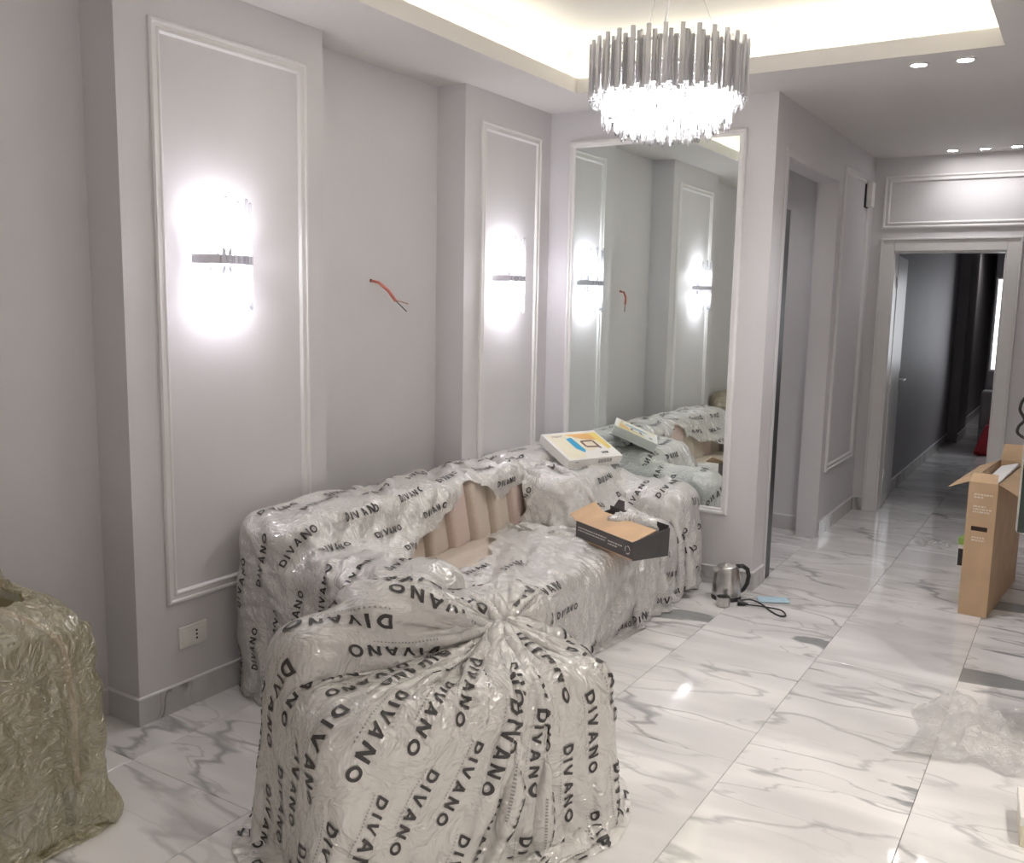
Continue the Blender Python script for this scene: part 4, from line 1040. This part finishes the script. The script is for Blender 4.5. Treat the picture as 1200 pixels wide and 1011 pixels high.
fo = tag(MB().hexa([(-.05, -.3, -.22), (.05, -.3, -.22), (.05, .3, -.22), (-.05, .3, -.22), (-.05, -.3, -.02), (.05, -.3, .01), (.05, .3, .03), (-.05, .3, .0)]).build('foam_block', 'foam_white', bevel=.01), 'white foam packing block inside the tall carton', 'foam')
fo.location = at_local(tc_, (0, 0, 0)); bpy.context.view_layer.update(); fo.location = tc_.matrix_world @ Vector((W_/2, D_/2+.05, H_-.02)); fo.rotation_euler = (0, 0, math.radians(-5))
gn = tag(empty('small_box', (-.60, 6.42, 0), math.radians(-5)), 'small green and black packaged box standing behind the tall carton', 'box')
MB().box((0, 0, 0), (.06, .10, .155)).build('package', 'white_card', gn, bevel=.002); MB().box((-.001, -.001, .155), (.061, .101, .20)).build('green_top', 'green_print', gn, bevel=.002)
MB().box((.004, -.0015, .02), (.05, 0, .13)).build('black_label', 'black_plastic', gn)

# dark screen at the right edge, standing on a console
sc_ = tag(empty('television', (.45, 4.0, .77)), 'dark flat screen with a pale rim at the edge beside the tall carton', 'screen')
MB().box((-.63, -.02, .025), (.63, .02, .75)).build('rim', 'screen_rim', sc_, bevel=.018, seg=4); MB().box((-.622, -.0225, .033), (.622, -.0195, .742)).build('glass', 'screen_dark', sc_, bevel=.001)
for s in (-.4, .4): MB().box((s-.02, -.11, 0), (s+.02, .11, .03)).build('foot', 'black_plastic', sc_, bevel=.003)
MB().tube(spl([(-.58, .03, .58), (-.64, .07, .55), (-.657, .07, .50), (-.638, .07, .46), (-.656, .07, .43), (-.652, .07, .40), (-.58, .03, .37)], 6), .006, 8).build('signal_cable', 'black_plastic', sc_, smooth=True)
cn = tag(empty('media_console', (.62, 4.0, 0)), 'low wooden console under the dark flat screen', 'console')
MB().box((-.60, -.2, .08), (.60, .2, .77)).build('cabinet', 'wood_console', cn, bevel=.004)
for x in (-.5, .5): MB().box((x-.03, -.17, 0), (x+.03, .17, .08)).build('foot', 'dark_leg', cn)
for x in (-.3, .3): MB().box((x-.28, -.212, .11), (x+.28, -.2, .74)).build('door', 'wood_console', cn, bevel=.003)

# clear film left on the floor near the camera's right, and a pale box beside it
def floor_film(name, cx_, cy_, wx, wy, seed, mat, amp):
    rng = np.random.default_rng(seed); nu, nv = 56, 56
    x = np.linspace(-wx/2, wx/2, nu); y = np.linspace(-wy/2, wy/2, nv); P = np.zeros((nu, nv, 3))
    e = np.minimum(1, 3*(1-np.abs(x/wx*2)))[:, None]*np.minimum(1, 3*(1-np.abs(y/wy*2)))[None]
    P[..., 0] = cx_+x[:, None]+.05*vnoise((nu, nv), (5, 5), rng); P[..., 1] = cy_+y[None]+.05*vnoise((nu, nv), (5, 5), rng)
    P[..., 2] = .006+amp*np.abs(vnoise((nu, nv), (7, 7), rng))*(.25+.75*e)+amp*.3*np.abs(vnoise((nu, nv), (18, 18), rng))
    return grid_object(name, P.astype(F), mat)
tag(floor_film('plastic_sheet', -.25, 3.88, .44, .60, 41, 'clear_film', .05), 'crumpled clear plastic film lying on the marble floor near the dark screen', 'plastic sheet')
tag(floor_film('plastic_scrap', -.80, 6.98, .2, .16, 43, 'clear_film', .02), 'scrap of clear film on the marble floor in front of the door', 'plastic scrap')
wb = tag(empty('white_box', (.06, 3.22, 0), .1), 'low cream box on the floor in front of the clear film', 'box')
MB().box((-.115, -.1, 0), (.115, .1, .07)).build('carton_body', 'cream_card', wb, bevel=.002); MB().box((-.12, -.105, .07), (.12, .105, .10)).build('lid', 'white_card', wb, bevel=.002)

# far end of the corridor
rb = tag(empty('red_bag', (-.90, 11.75, 0)), 'red cloth bag slumped on the corridor floor', 'bag')
MB().hexa([(-.13, -.1, 0), (.13, -.1, 0), (.13, .1, 0), (-.13, .1, 0), (-.02, -.06, .36), (.10, -.06, .36), (.10, .06, .36), (-.02, .06, .36)]).build('sack', 'red_cloth', rb, bevel=.04, seg=3); MB().tube(spl([(.0, 0, .33), (.02, 0, .44), (.07, 0, .44), (.08, 0, .33)], 5), .01, 6).build('strap', 'red_cloth', rb)
sg = tag(empty('suitcase', (-.78, 12.05, 0)), 'dark grey suitcase beside the red bag in the corridor', 'suitcase')
MB().box((-.24, -.1, .04), (.20, .1, .72)).build('shell', 'suitcase_grey', sg, bevel=.03, seg=3); MB().tube([(-.08, 0, .70), (-.08, 0, .80), (.06, 0, .80), (.06, 0, .70)], .009, 6).build('handle', 'black_plastic', sg)
for x in (-.18, .16): MB().lathe([(.025, 0), (.025, .045)], 10, (x, 0, 0)).build('wheel', 'black_plastic', sg)
cl_ = copy_tree(dl); cl_.location = (-1.1, 14.6, 2.62-.0005); tag(cl_, 'unseen ceiling downlight added to brighten the corridor behind the door', 'ceiling light')
if 'group' in cl_: del cl_['group']
lamp('corridor_fill', 'SPOT', (-1.1, 14.6, 2.60), 9., COL_SPOT, spot_size=2.8, spot_blend=.9, shadow_soft_size=.05)  # added fill for the dim corridor, its lamp is out of view
cl_ = copy_tree(dl); cl_.location = (-2.3, 6.1, 2.70-.0005); tag(cl_, 'unseen ceiling downlight added to lighten the side room behind the mirror wall', 'ceiling light')
if 'group' in cl_: del cl_['group']
lamp('side_room_fill', 'SPOT', (-2.3, 6.1, 2.68), 7., COL_SPOT, spot_size=2.6, spot_blend=.9, shadow_soft_size=.05)  # unseen lamp added to lift the tone inside the side opening
